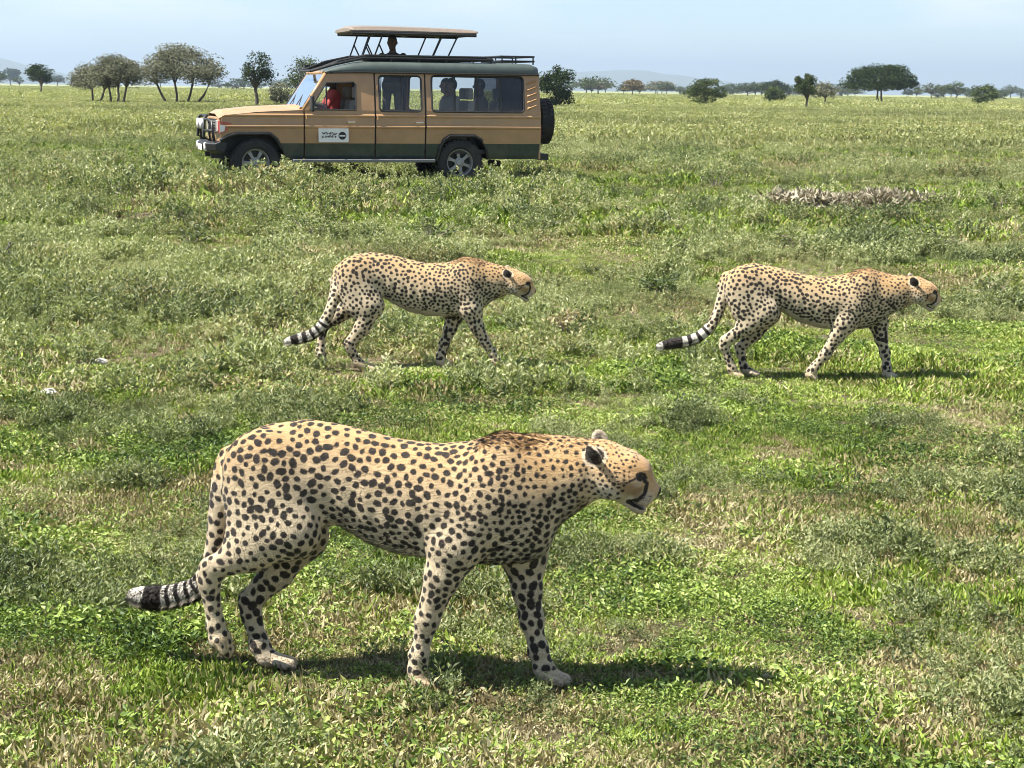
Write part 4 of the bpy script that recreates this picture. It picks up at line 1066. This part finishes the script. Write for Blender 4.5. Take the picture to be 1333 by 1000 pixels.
    for sx in (487, 550.5):
        b = MB(); b.add([(PX(sx) + dx, sgn * (float(yside(z)) - .03), z) for z in (PZ(205), PZ(141), PZ(93)) for dx in (-.06, .06)], [(0, 1, 3, 2), (2, 3, 5, 4)]); b.build('door_pillar', MV['inside'], car)
    b = MB(); b.tube([(PX(398), sgn * .82, PZ(142)), (PX(427), sgn * .745, PZ(95))], .034, 8); b.build('windscreen_pillar', MV['tan'], car, True)
    # mirrors
    m_ = empty('side_mirror'); m_.parent = car
    b = MB(); b.tube([(PX(410), sgn * .86, PZ(139)), (PX(407), sgn * 1.0, PZ(137))], .014, 6); b.build('arm', MV['black'], m_)
    b = MB(); b.box(PX(408.5), PX(404.5), sgn * 1.02 - .09, sgn * 1.02 + .09, PZ(143), PZ(123)); b.build('housing', MV['black'], m_, bevel=.02)
    for par, px, pys in ((fd, 401.5, (150, 178)), (rd, 490, (112, 150, 178))):      # hinges
        for py in pys:
            b = MB(); z = PZ(py); y_ = float(yside(z)); b.tube([(PX(px), sgn * (y_ + .01), z - .035), (PX(px), sgn * (y_ + .01), z + .035)], .014, 6); b.build('hinge', MV['tan'], par)
    zf = PZ(170); fl = rrect(PX(646), PX(634), PZ(178), PZ(166.5), .02, 3); b = MB(); n_ = len(fl); yf = float(yside(.86)) + .006
    b.add([(x, sgn * yf, z) for x, z in fl] + [(x, sgn * (yf - .03), z) for x, z in fl], [tuple(range(n_))] + [(i, (i + 1) % n_, n_ + (i + 1) % n_, n_ + i) for i in range(n_)])
    if sgn < 0: b.build('fuel_flap', MV['tan'], qt)
# door plate, near side
b = MB(); yy = lambda z: float(yside(z)) + .004
pl = rrect(PX(453), PX(416), PZ(181.5), PZ(164), .012, 2); zz0 = .89
b.add([(x, .892, z) for x, z in pl], [tuple(range(len(pl)))]); b.add([(x, .872, z) for x, z in pl] + [(x, .892, z) for x, z in pl], [(i, (i + 1) % len(pl), len(pl) + (i + 1) % len(pl), len(pl) + i) for i in range(len(pl))])
sign = b.build('door_sign', MV['white'], car); tag(sign, 'white door sign with two dark text lines and a round black emblem')
ri = np.random.default_rng(3)
b = MB()
for row, (za, zb) in enumerate(((PZ(169.4), PZ(171.6)), (PZ(173.2), PZ(175.6)))):
    x = 420.0
    while x < 437.5:       # worn, unreadable strokes
        w = ri.uniform(.5, .9)
        b.add([(PX(x), .896, za), (PX(x + w), .896, za), (PX(x + w), .896, zb), (PX(x), .896, zb)], [(0, 1, 2, 3)])
        if ri.random() < .8: zq = (za, zb, (za + zb) / 2)[int(ri.integers(0, 3))]; b.add([(PX(x), .8965, zq + .006), (PX(x + 1.6), .8965, zq + .006), (PX(x + 1.6), .8965, zq - .006), (PX(x), .8965, zq - .006)], [(0, 1, 2, 3)])
        x += w + ri.uniform(.9, 1.2)
b.build('lettering', MV['ink'], sign)
b = MB(); cxp, czp = PX(445.2), PZ(173.2)
for hs in (1, -1):
    arc = [(cxp + .062 * math.cos(R(a)), .896, czp + .062 * math.sin(R(a)) ) for a in (np.linspace(12, 168, 16) * hs)]
    b.add(arc, [tuple(range(16))])
for hs in (1, -1):
    q = [(cxp + r_ * math.cos(R(a)), .8965, czp + r_ * math.sin(R(a))) for a in np.linspace(-14, 14, 5) + (0 if hs > 0 else 180) for r_ in (.050, .064)]
    b.add(q, [(2 * i, 2 * i + 1, 2 * i + 3, 2 * i + 2) for i in range(4)])
b.build('emblem', MV['ink'], sign)
# bonnet
n = 14; m = 16; V = []
for i in range(n + 1):
    s = i / n; x = PX(398) + (PX(296) - PX(398)) * s; zt = np.interp(s, [0, .55, .93, 1], [PZ(141), PZ(144), PZ(148.5), PZ(153)])
    for j in range(m + 1):
        y = (-1 + 2 * j / m) * (.852 - .05 * max(0, s - .8) * 3); k = abs(y) / .85
        V.append((x, y, zt + .055 * (1 - k ** 3) + (.022 if k < .55 else 0)))
b = MB(); b.add(V, [(i * (m + 1) + j, (i + 1) * (m + 1) + j, (i + 1) * (m + 1) + j + 1, i * (m + 1) + j + 1) for i in range(n) for j in range(m)]); b.build('bonnet', MV['tan'], car)
# nose: grille, lamps
b = MB(); b.box(PX(300), PX(297), -.80, .80, PZ(182), PZ(151)); nose = b.build('nose_panel', MV['tan'], car, bevel=.015)
b = MB(); b.box(PX(297), PX(296.3), -.46, .46, PZ(172), PZ(154)); gr = b.build('grille', MV['black'], car)
for k in range(5):
    b = MB(); z = PZ(170.5 - k * 3.4); b.box(PX(296.2), PX(295.2), -.45, .45, z - .008, z + .008); b.build('grille_bar', MV['grey'], gr)
for sgn in (1, -1):
    b = MB(); y0, y1 = sorted((sgn * .48, sgn * .72)); b.box(PX(297), PX(295.4), y0, y1, PZ(170), PZ(155)); b.build('headlight', MV['lamp'], car, bevel=.012)
    hl = MB(); ya, yb_ = sgn * .74, sgn * .88
    hl.add([(PX(295.5), ya, PZ(155)), (PX(295.5), ya, PZ(171)), (PX(297), yb_, PZ(156)), (PX(297), yb_, PZ(171)), (PX(311), sgn * .873, PZ(158)), (PX(305), sgn * .873, PZ(168))], [(0, 1, 3, 2), (2, 3, 5, 4)]); hl.build('corner_lamp', [MV['amber']], car)
    b = MB(); b.add([(PX(296.5), sgn * .885, PZ(160)), (PX(296.5), sgn * .885, PZ(170)), (PX(302), sgn * .885, PZ(168)), (PX(303.5), sgn * .885, PZ(161))], [(0, 1, 2, 3)]); b.build('lamp_lens', MV['lamp'], car)
# bumper and bull bar
b = MB(); prof = [(PX(292), PZ(197)), (PX(283), PZ(193)), (PX(281), PZ(184)), (PX(288), PZ(181)), (PX(296), PZ(182))]; k = len(prof)
V = [(x - (.13 if abs(y) > .8 else 0), y, z + (.03 if abs(y) > .8 and z < .55 else 0)) for y in (-.88, -.7, .7, .88) for x, z in prof]
b.add(V, [(r_ * k + i, r_ * k + (i + 1) % k, (r_ + 1) * k + (i + 1) % k, (r_ + 1) * k + i) for r_ in range(3) for i in range(k)] + [tuple(range(k)), tuple(3 * k + i for i in range(k))]); bp = b.build('bumper', MV['black'], car, bevel=.012)
for sgn in (1, -1):
    b = MB(); b.lathe([(.0, 0), (.06, .0), (.075, .03), (.075, .05)], 18); o = b.build('fog_lamp', MV['lamp'], bp, True); o.location = (PX(280.5), sgn * .5, PZ(188.5)); o.rotation_euler = (0, 0, R(90))
b = MB(); b.box(PX(281), PX(280.2), -.23, .23, PZ(193.5), PZ(186)); b.build('number_plate', MV['white'], bp, bevel=.004)
b = MB(); bx = PX(283)
for sgn in (1, -1):
    b.tube([(bx - .1, sgn * .40, PZ(182)), (bx + .02, sgn * .40, PZ(176)), (bx, sgn * .40, PZ(153)), (bx - .04, sgn * .34, PZ(150)), (bx - .04, 0, PZ(150))], .026, 10)
    b.tube([(bx - .1, sgn * .82, PZ(181)), (bx - .08, sgn * .84, PZ(172)), (bx - .06, sgn * .78, PZ(157)), (bx - .02, sgn * .66, PZ(154)), (bx, sgn * .40, PZ(154))], .022, 10)
    b.tube([(bx - .07, sgn * .83, PZ(168)), (bx + .01, sgn * .40, PZ(168))], .020, 8)
    b.tube([(bx - .04, sgn * .60, PZ(155)), (bx - .06, sgn * .60, PZ(182))], .018, 8)
b.tube([(bx + .01, -.40, PZ(166)), (bx + .01, .40, PZ(166))], .022, 8); b.build('bull_bar', MV['black'], car, True)
for sgn in (1, -1):
    b = MB(); b.lathe([(0, .012), (.07, .006), (.085, -.01), (.08, -.06), (.03, -.08)], 20); o = b.build('spot_lamp', MV['lamp'], car, True); o.location = (bx + .05, sgn * .22, PZ(160)); o.rotation_euler = (0, 0, R(-90))
# windscreen and roof
xa, xb = PX(396), PX(425); za, zb = PZ(139.5), PZ(94)
b = MB(); b.add([(xa, -.79, za), (xa, .79, za), (xb, .715, zb), (xb, -.715, zb)], [(0, 1, 2, 3)]); ws = b.build('windscreen', MV['shield'], car)
b = MB(); b.tube([(xa, -.80, za), (xa, .80, za)], .03, 8); b.tube([(xb, -.735, zb), (xb, .735, zb)], .03, 8); b.build('frame', MV['tan'], ws)
for yy0 in (.35, -.30):
    b = MB(); b.tube([(xa + .02, yy0, za + .02), (xa - .24, yy0 - .35, za + .32)], .009, 5); b.build('wiper', MV['black'], ws)
rx = [PX(p) for p in (424, 432, 445, 462, 478, 500, 530, 560, 600, 640, 670, 690, 698)]
rz = [PZ(p) for p in (93, 88.5, 84.5, 80.5, 78.3, 78, 78, 78, 78, 78, 78.3, 79, 82)]
ys = [-.775, -.785, -.772, -.73, -.62, -.48, -.24, 0, .24, .48, .62, .73, .772, .785, .775]
ks = [0, .25, .6, .86, .97, 1.0, 1.03, 1.04, 1.03, 1.0, .97, .86, .6, .25, 0]
zg = PZ(93.5); V = [(x, y * (.97 if i in (0, 12) else 1), zg + (z - zg) * k) for i, (x, z) in enumerate(zip(rx, rz)) for y, k in zip(ys, ks)]
F = [(i * 15 + j, (i + 1) * 15 + j, (i + 1) * 15 + j + 1, i * 15 + j + 1) for i in range(12) for j in range(14) if not (4 <= i <= 7 and 5 <= j <= 8)]
F.append(tuple(12 * 15 + j for j in range(15)))
b = MB(); b.add(V, F); roof = b.build('roof', MV['roof'], car, True)
for sgn in (1, -1):
    b = MB(); b.tube([(PX(426), sgn * .765, PZ(94)), (PX(470), sgn * .79, PZ(93)), (PX(699), sgn * .79, PZ(93))], .016, 6); b.build('gutter', MV['black'], roof)
hz_ = PZ(78) + .015
b = MB(); b.tube([(PX(600), .49, hz_), (PX(478), .49, hz_), (PX(478), -.49, hz_), (PX(600), -.49, hz_), (PX(600), .49, hz_)], .03, 6); b.build('hatch_rim', MV['black'], roof)
b = MB()     # low roof rail down to the windscreen
for sgn in (1, -1):
    b.tube([(PX(412), sgn * .52, PZ(92)), (PX(440), sgn * .62, PZ(83)), (PX(476), sgn * .66, PZ(74.5)), (PX(640), sgn * .66, PZ(74.5))], .026, 8)
    b.tube([(PX(418), sgn * .52, PZ(90)), (PX(445), sgn * .62, PZ(79)), (PX(478), sgn * .66, PZ(71.5)), (PX(632), sgn * .66, PZ(71.5))], .018, 8)
    for p in (450, 478, 510, 545, 580, 615, 638): b.tube([(PX(p), sgn * .66, PZ(80)), (PX(p), sgn * .66, PZ(72) if p > 460 else PZ(80))], .014, 6)
b.tube([(PX(640), -.66, PZ(74.5)), (PX(640), .66, PZ(74.5))], .022, 8); b.tube([(PX(412), -.52, PZ(92)), (PX(412), .52, PZ(92))], .022, 8); b.build('roof_rail', MV['black'], roof)
b = MB()     # rear luggage tray
for z, xs0 in ((PZ(75.5), 653), (PZ(69.5), 653)):
    b.tube([(PX(xs0), .6, z), (PX(696), .6, z), (PX(696), -.6, z), (PX(xs0), -.6, z), (PX(xs0), .6, z)], .017, 6)
for p in (654, 672, 695):
    for sgn in (1, -1): b.tube([(PX(p), sgn * .6, PZ(80)), (PX(p), sgn * .6, PZ(69.5))], .013, 6)
for k in range(5): b.tube([(PX(655 + k * 9), -.6, PZ(75.5)), (PX(655 + k * 9), .6, PZ(75.5))], .012, 5)
b.build('luggage_rack', MV['black'], roof)
# pop-up roof
pop = empty('pop_up_roof'); pop.parent = car
b = MB(); V = []; px_ = [459, 463, 474, 505, 560, 600, 616, 622]; tz = [37, 34.6, 33.2, 32.8, 33.6, 34.6, 35.4, 37]; bz = [41, 42.3, 42.8, 42.8, 43, 43.2, 42.5, 40.5]
for i, p in enumerate(px_):
    for y, k in ((-.62, .35), (-.57, .8), (-.3, 1), (0, 1.08), (.3, 1), (.57, .8), (.62, .35)):
        V.append((PX(p), y, PZ(bz[i]) + (PZ(tz[i]) - PZ(bz[i])) * k))
    for y in (.61, -.61): V.append((PX(p), y, PZ(bz[i])))
F = [(i * 9 + j, (i + 1) * 9 + j, (i + 1) * 9 + (j + 1) % 9, i * 9 + (j + 1) % 9) for i in range(7) for j in range(9)] + [tuple(range(9)), tuple(63 + j for j in range(9))]
b.add(V, F); b.build('panel', MV['pop'], pop)
b = MB()
for sgn in (1, -1): b.tube([(PX(462), sgn * .60, PZ(43)), (PX(620), sgn * .60, PZ(43.6))], .03, 6)
for p in (464, 500, 545, 590, 618): b.tube([(PX(p), -.6, PZ(43)), (PX(p), .6, PZ(43))], .02, 6)
b.build('frame', MV['black'], pop)
for sgn in (1, -1):
    for pt, pb, s0 in ((487, 475, 1), (502, 490, 1), (577, 563, 0), (598, 583, 0)):
        b = MB(); b.tube([(PX(pb), sgn * .52, PZ(76)), (PX(pt), sgn * .54, PZ(43))], .014, 6)
        if s0: b.tube([(PX((pt * .6 + pb * .4)), sgn * .53, PZ(57)), (PX(pt + 3), sgn * .52, PZ(74))], .013, 6)
        b.build('strut', MV['black'], pop)
# tail, underbody, inside
b = MB(); b.box(PX(700.5), PX(698.5), -.74, .74, PZ(141), PZ(94)); b.box(PX(701), PX(698.5), -.84, .84, PZ(203), PZ(141.2)); b.build('tailgate', MV['tan'], car, bevel=.01)
b = MB(); b.box(PX(712), PX(700), -.82, .82, PZ(204), PZ(196)); b.tube([(PX(704), .62, PZ(203)), (PX(704), .62, PZ(150))], .03, 6); b.tube([(PX(704), .5, PZ(203)), (PX(704), .5, PZ(150))], .03, 6); b.build('rear_bumper', MV['black'], car)
for sgn in (1, -1): b = MB(); b.box(PX(702.3), PX(701), *sorted((sgn * .70, sgn * .81)), PZ(176), PZ(158)); b.build('tail_lamp', MV['red'], car)
b = MB(); b.box(PX(698), PX(392), -.79, .79, PZ(196), PZ(191)); b.box(PX(700), PX(290), -.45, -.35, PZ(203), PZ(196)); b.box(PX(700), PX(290), .35, .45, PZ(203), PZ(196)); b.box(PX(395), PX(302), -.40, .40, PZ(205), PZ(160))
b.box(PX(396), PX(393), -.8, .8, PZ(196), PZ(143)); b.tube([(PX(340), -.7, .39), (PX(340), .7, .39)], .06, 8); b.tube([(PX(596), -.7, .39), (PX(596), .7, .39)], .07, 8); b.tube([(PX(640), .5, PZ(208)), (PX(655), .5, PZ(210))], .05, 8); b.build('chassis', MV['black'], car)
b = MB(); b.box(PX(405), PX(397), -.75, .75, PZ(165), PZ(139)); b.box(PX(412), PX(404), -.75, .75, PZ(150), PZ(140)); b.build('dashboard', MV['inside'], car, bevel=.02)
sw = MB(); sw.tube([(0, .19 * math.cos(a), .19 * math.sin(a)) for a in np.linspace(0, 6.283, 25)], .014, 6)
for a in (0, 2.1, 4.2): sw.tube([(0, 0, 0), (0, .18 * math.sin(a), .18 * math.cos(a))], .012, 5)
o = sw.build('steering_wheel', MV['black'], car); o.location = (PX(421), -.38, PZ(142)); o.rotation_euler = (0, R(-28), 0)
def seat(px, y):
    r = empty('passenger_seat'); r.parent = car; r.location = (PX(px), y, .42)
    b = MB(); b.box(-.24, .24, -.23, .23, .12, .40); b.build('cushion', MV['seat'], r, bevel=.04)
    b = MB(); b.add([(x + dx, yv, z) for z, dx in ((.38, 0), (.98, -.13)) for x in (-.26, -.13) for yv in (-.22, .22)], [(0, 1, 3, 2), (4, 6, 7, 5), (0, 2, 6, 4), (1, 5, 7, 3), (0, 4, 5, 1), (2, 3, 7, 6)]); b.build('backrest', MV['seat'], r, bevel=.04)
    b = MB(); b.box(-.36, -.27, -.13, .13, 1.0, 1.19); b.build('headrest', MV['seat'], r, bevel=.03)
    b = MB(); b.box(-.2, .2, -.2, .2, 0, .12); b.build('base', MV['black'], r)
for px, y in ((446, -.38), (446, .38), (592, .38), (600, -.38), (645, -.38)): seat(px, y)
b = MB(); b.tube([(PX(392), -.86, PZ(150)), (PX(399), -.88, PZ(139)), (PX(426), -.80, PZ(95)), (PX(426), -.80, PZ(88))], .035, 8); b.box(PX(428), PX(421), -.86, -.74, PZ(89), PZ(83)); b.build('snorkel', MV['black'], car)
# wheels
RT = .385
def wheel(name):
    r = empty(name)
    b = MB(); prof = [(.225, -.095), (.26, -.115), (.32, -.122), (.362, -.112), (RT - .008, -.085), (RT - .008, .085), (.362, .112), (.32, .122), (.26, .115), (.225, .095), (.225, -.095)]
    b.lathe(prof, 40)
    for k in range(30):
        a = 2 * math.pi * k / 30
        for sgn in (1, -1):
            a2 = a + (.1 if sgn > 0 else 0); ca, sa = math.cos(a2), math.sin(a2); tx = (-sa, ca)
            V = [(q * ca + w * tx[0], yv, q * sa + w * tx[1]) for q in (RT - .016, RT + .004) for w in (-.026, .026) for yv in sorted((sgn * .02, sgn * .098))]
            b.add(V, [(0, 1, 3, 2), (4, 6, 7, 5), (0, 2, 6, 4), (1, 5, 7, 3), (0, 4, 5, 1), (2, 3, 7, 6)])
    b.build('tyre', MV['rubber'], r)
    b = MB(); b.lathe([(.222, -.09), (.230, .06), (.222, .088), (.205, .07), (.195, .03), (.19, -.05)], 36); b.lathe([(.0, .075), (.045, .075), (.06, .055), (.085, .045)], 24)
    for k in range(6):
        a0 = 2 * math.pi * k / 6; V = []
        for q, hw_, yo in ((.075, .022, .05), (.14, .024, .055), (.205, .034, .045)):
            for s_ in (-1, 1):
                for dy in (0, -.03): V.append((q * math.cos(a0) - s_ * hw_ * math.sin(a0), yo + dy, q * math.sin(a0) + s_ * hw_ * math.cos(a0)))
        b.add(V, [(0, 2, 6, 4), (4, 6, 10, 8), (0, 4, 5, 1), (4, 8, 9, 5), (2, 3, 7, 6), (6, 7, 11, 10)])
    b.build('rim', MV['rim'], r)
    b = MB(); b.lathe([(.0, -.04), (.2, -.04)], 24); b.build('brake_drum', MV['black'], r)
    return r
def copy_tree(o, parent=None):
    c = o.copy(); COL.objects.link(c); c.parent = parent
    for ch in list(o.children): copy_tree(ch, c)
    return c
w0 = wheel('wheel'); w0.parent = car
for i, (px, y) in enumerate(((340, .72), (340, -.72), (596, .72), (596, -.72), (713, -.12))):
    w = w0 if i == 0 else copy_tree(w0, car)
    w.location = (PX(px), y, RT) if i < 4 else (PX(719), .15, PZ(154)); w.rotation_euler = (0, .35 * i, 0 if y > 0 else math.pi)
    if i == 4: w.name = 'spare_wheel'; w.rotation_euler = (0, 0, R(90))

# ------------------------------------------------------------------ people in the car
def M_person():
    t = NT('person_surface'); a = t.new('Attribute', _attribute_name='coat'); co = t.new('TexCoord').outputs['Object']
    c = t.mix(1.0, a.outputs['Color'], t.ramp(t.noise(40, 4, .6, co), [(.3, .85), (.7, 1.15)]), 'MULTIPLY')
    return t.done(t.new('BsdfPrincipled', Base__Color=c, Roughness=.75).outputs[0])
MP_ = M_person()
def person(px, y, z0, pose, shirt, label, skin=(.10, .058, .036), hair=(.010, .008, .007), trousers=(.09, .075, .055), turn=0.0):
    sit = pose != 'stand'
    pel = np.array([0, 0, .12 if sit else .92]); ch = pel + [-.03 if sit else 0, 0, .36]; nk = ch + [0, 0, .17]; hc = nk + [.02, 0, .165]
    lo = [-.32, -.48, -.62 if sit else -.03]; hi = [.85 if sit else .55, .48, hc[2] + .2]
    F_ = Field(lo, hi, .0095)
    F_.cone(pel, ch, .135, .13, .06, 1.15); F_.ell(ch + [0, 0, .03], (.115, .185, .15), .05); F_.ell(pel, (.13, .175, .11), .05); F_.cone(ch + [0, 0, .1], nk + [0, 0, .06], .06, .052, .03)
    F_.ell(hc + [0, 0, .02], (.10, .078, .115), .02); F_.cone(hc + [.03, 0, -.05], hc + [.055, 0, -.085], .06, .04, .03); F_.ell(hc + [.105, 0, -.01], (.02, .013, .025), .012)
    for sg in (-1, 1):
        F_.ell(hc + [-.005, sg * .08, -.005], (.022, .012, .032), .008); F_.ell(hc + [.095, sg * .032, .022], (.012, .016, .010), .01, None, True)
        sh = ch + [0, sg * .185, .11]
        if pose == 'drive': el = sh + [.14, sg * .05, -.24]; wr = sh + [.42, -sg * .02, -.16]
        elif pose == 'stand': el = sh + [.20, sg * .10, -.10]; wr = sh + [.36, -sg * .06, -.05]
        else: el = sh + [.05, sg * .05, -.28]; wr = sh + [.29, -sg * .06, -.33]
        F_.cone(sh, el, .058, .044, .03); F_.cone(el, wr, .042, .028, .015)
        d = (wr - el) / np.linalg.norm(wr - el); F_.cone(wr, wr + d * .08, .028, .034, .015)
        s2 = np.cross(d, [0, 0, 1.0]); s2 /= np.linalg.norm(s2)
        for q, ln in ((-.030, .060), (-.010, .074), (.010, .070), (.030, .055)):
            k0 = wr + d * .09 + s2 * q; k1 = k0 + d * ln * .55 + [0, 0, -.012]; F_.cone(k0, k1, .0105, .0098, .006); F_.cone(k1, k1 + d * ln * .25 + [0, 0, -.028], .0098, .0088, .006)
        th = wr + d * .03 - s2 * sg * .03; F_.cone(th, th + d * .045 - s2 * sg * .03, .012, .010, .008)
        hp_ = pel + [0, sg * .09, -.03]
        if sit: kn = hp_ + [.43, sg * .03, .03]; an = kn + [.02, 0, -.42]
        else: kn = hp_ + [.02, sg * .02, -.42]; an = kn + [-.02, 0, -.40]
        F_.cone(hp_, kn, .085, .06, .04); F_.cone(kn, an, .057, .038, .02); F_.cone(an + [0, 0, -.03], an + [.15, sg * .02, -.05], .042, .036, .02)
    V, Q = F_.mesh(); n = len(V); col = np.tile(np.array(shirt), (n, 1))
    r = V - hc; col[V[:, 2] > nk[2] - .01] = skin
    arm = (np.abs(V[:, 1]) > .12) & (V[:, 0] > .16) & (V[:, 2] > pel[2] + .06 if not sit else V[:, 2] > pel[2] + .13); col[arm] = skin
    low = (V[:, 2] < pel[2] + .02) | ((V[:, 2] < pel[2] + .12) & (V[:, 0] > .12)) if sit else V[:, 2] < pel[2] + .04; col[low] = trousers
    foot = V[:, 2] < (an[2] + .03); col[foot] = (.03, .025, .02)
    hr = (r[:, 2] > .055 - .55 * np.minimum(r[:, 0] + .02, .1) * -1 * 0) & (r[:, 0] < .085) | ((r[:, 0] < -.015) & (r[:, 2] > -.06)); hr &= V[:, 2] > nk[2] + .05; col[hr] = hair
    ey = np.minimum(np.linalg.norm(r - [.088, .032, .022], axis=1), np.linalg.norm(r - [.088, -.032, .022], axis=1)) < .012; col[ey] = (.02, .015, .012)
    me = mesh_np('person', V, Q); attr(me, 'coat', col, 'FLOAT_COLOR'); me.materials.append(MP_)
    o = bpy.data.objects.new('person', me); COL.objects.link(o)
    w = CARM @ Vector((PX(px), y, z0)); o.location = w; o.rotation_euler = (0, 0, math.pi + PSI + turn)
    tag(o, label, 'person', 'people riding in the safari car')
person(450, -.38, .92, 'drive', (.42, .055, .05), 'person in a red shirt at the steering wheel', skin=(.055, .032, .022))
person(523, .02, .73, 'stand', (.035, .033, .032), 'person standing up through the open roof hatch in dark clothing', turn=R(60))
person(592, .38, .83, 'sit', (.13, .12, .11), 'seated passenger in grey behind the middle side window', turn=R(8))
person(600, -.38, .83, 'sit', (.24, .23, .22), 'seated passenger in a pale grey top on the far bench of the car', skin=(.32, .20, .14), hair=(.05, .03, .02))
person(645, -.38, .83, 'sit', (.16, .15, .13), 'passenger seated furthest back by the far window', turn=R(-10))

# ------------------------------------------------------------------ the cheetahs, and the air
cheetah(near, 'largest cheetah, walking alone with lowered head and white tail tip', .0042, 190000)
cheetah(left, 'smaller cheetah walking with forelegs crossing below the safari car', .0052, 60000)
cheetah(right, 'smaller cheetah at the head of the pair, long black ringed tail held out behind', .0052, 60000)
hz = NT('haze_air'); pv = hz.new('VolumePrincipled', Color=(.52, .65, .79), Density=1.7e-4); pv.inputs['Anisotropy'].default_value = .2
hz.l.new(pv.outputs[0], hz.out.inputs['Volume'])
b = MB(); b.box(-15000, 15000, -60, 15500, -6, 260); hb = b.build('haze', hz.m); tag(hb, 'thin pale blue haze over the whole plain', 'haze', kind='stuff')
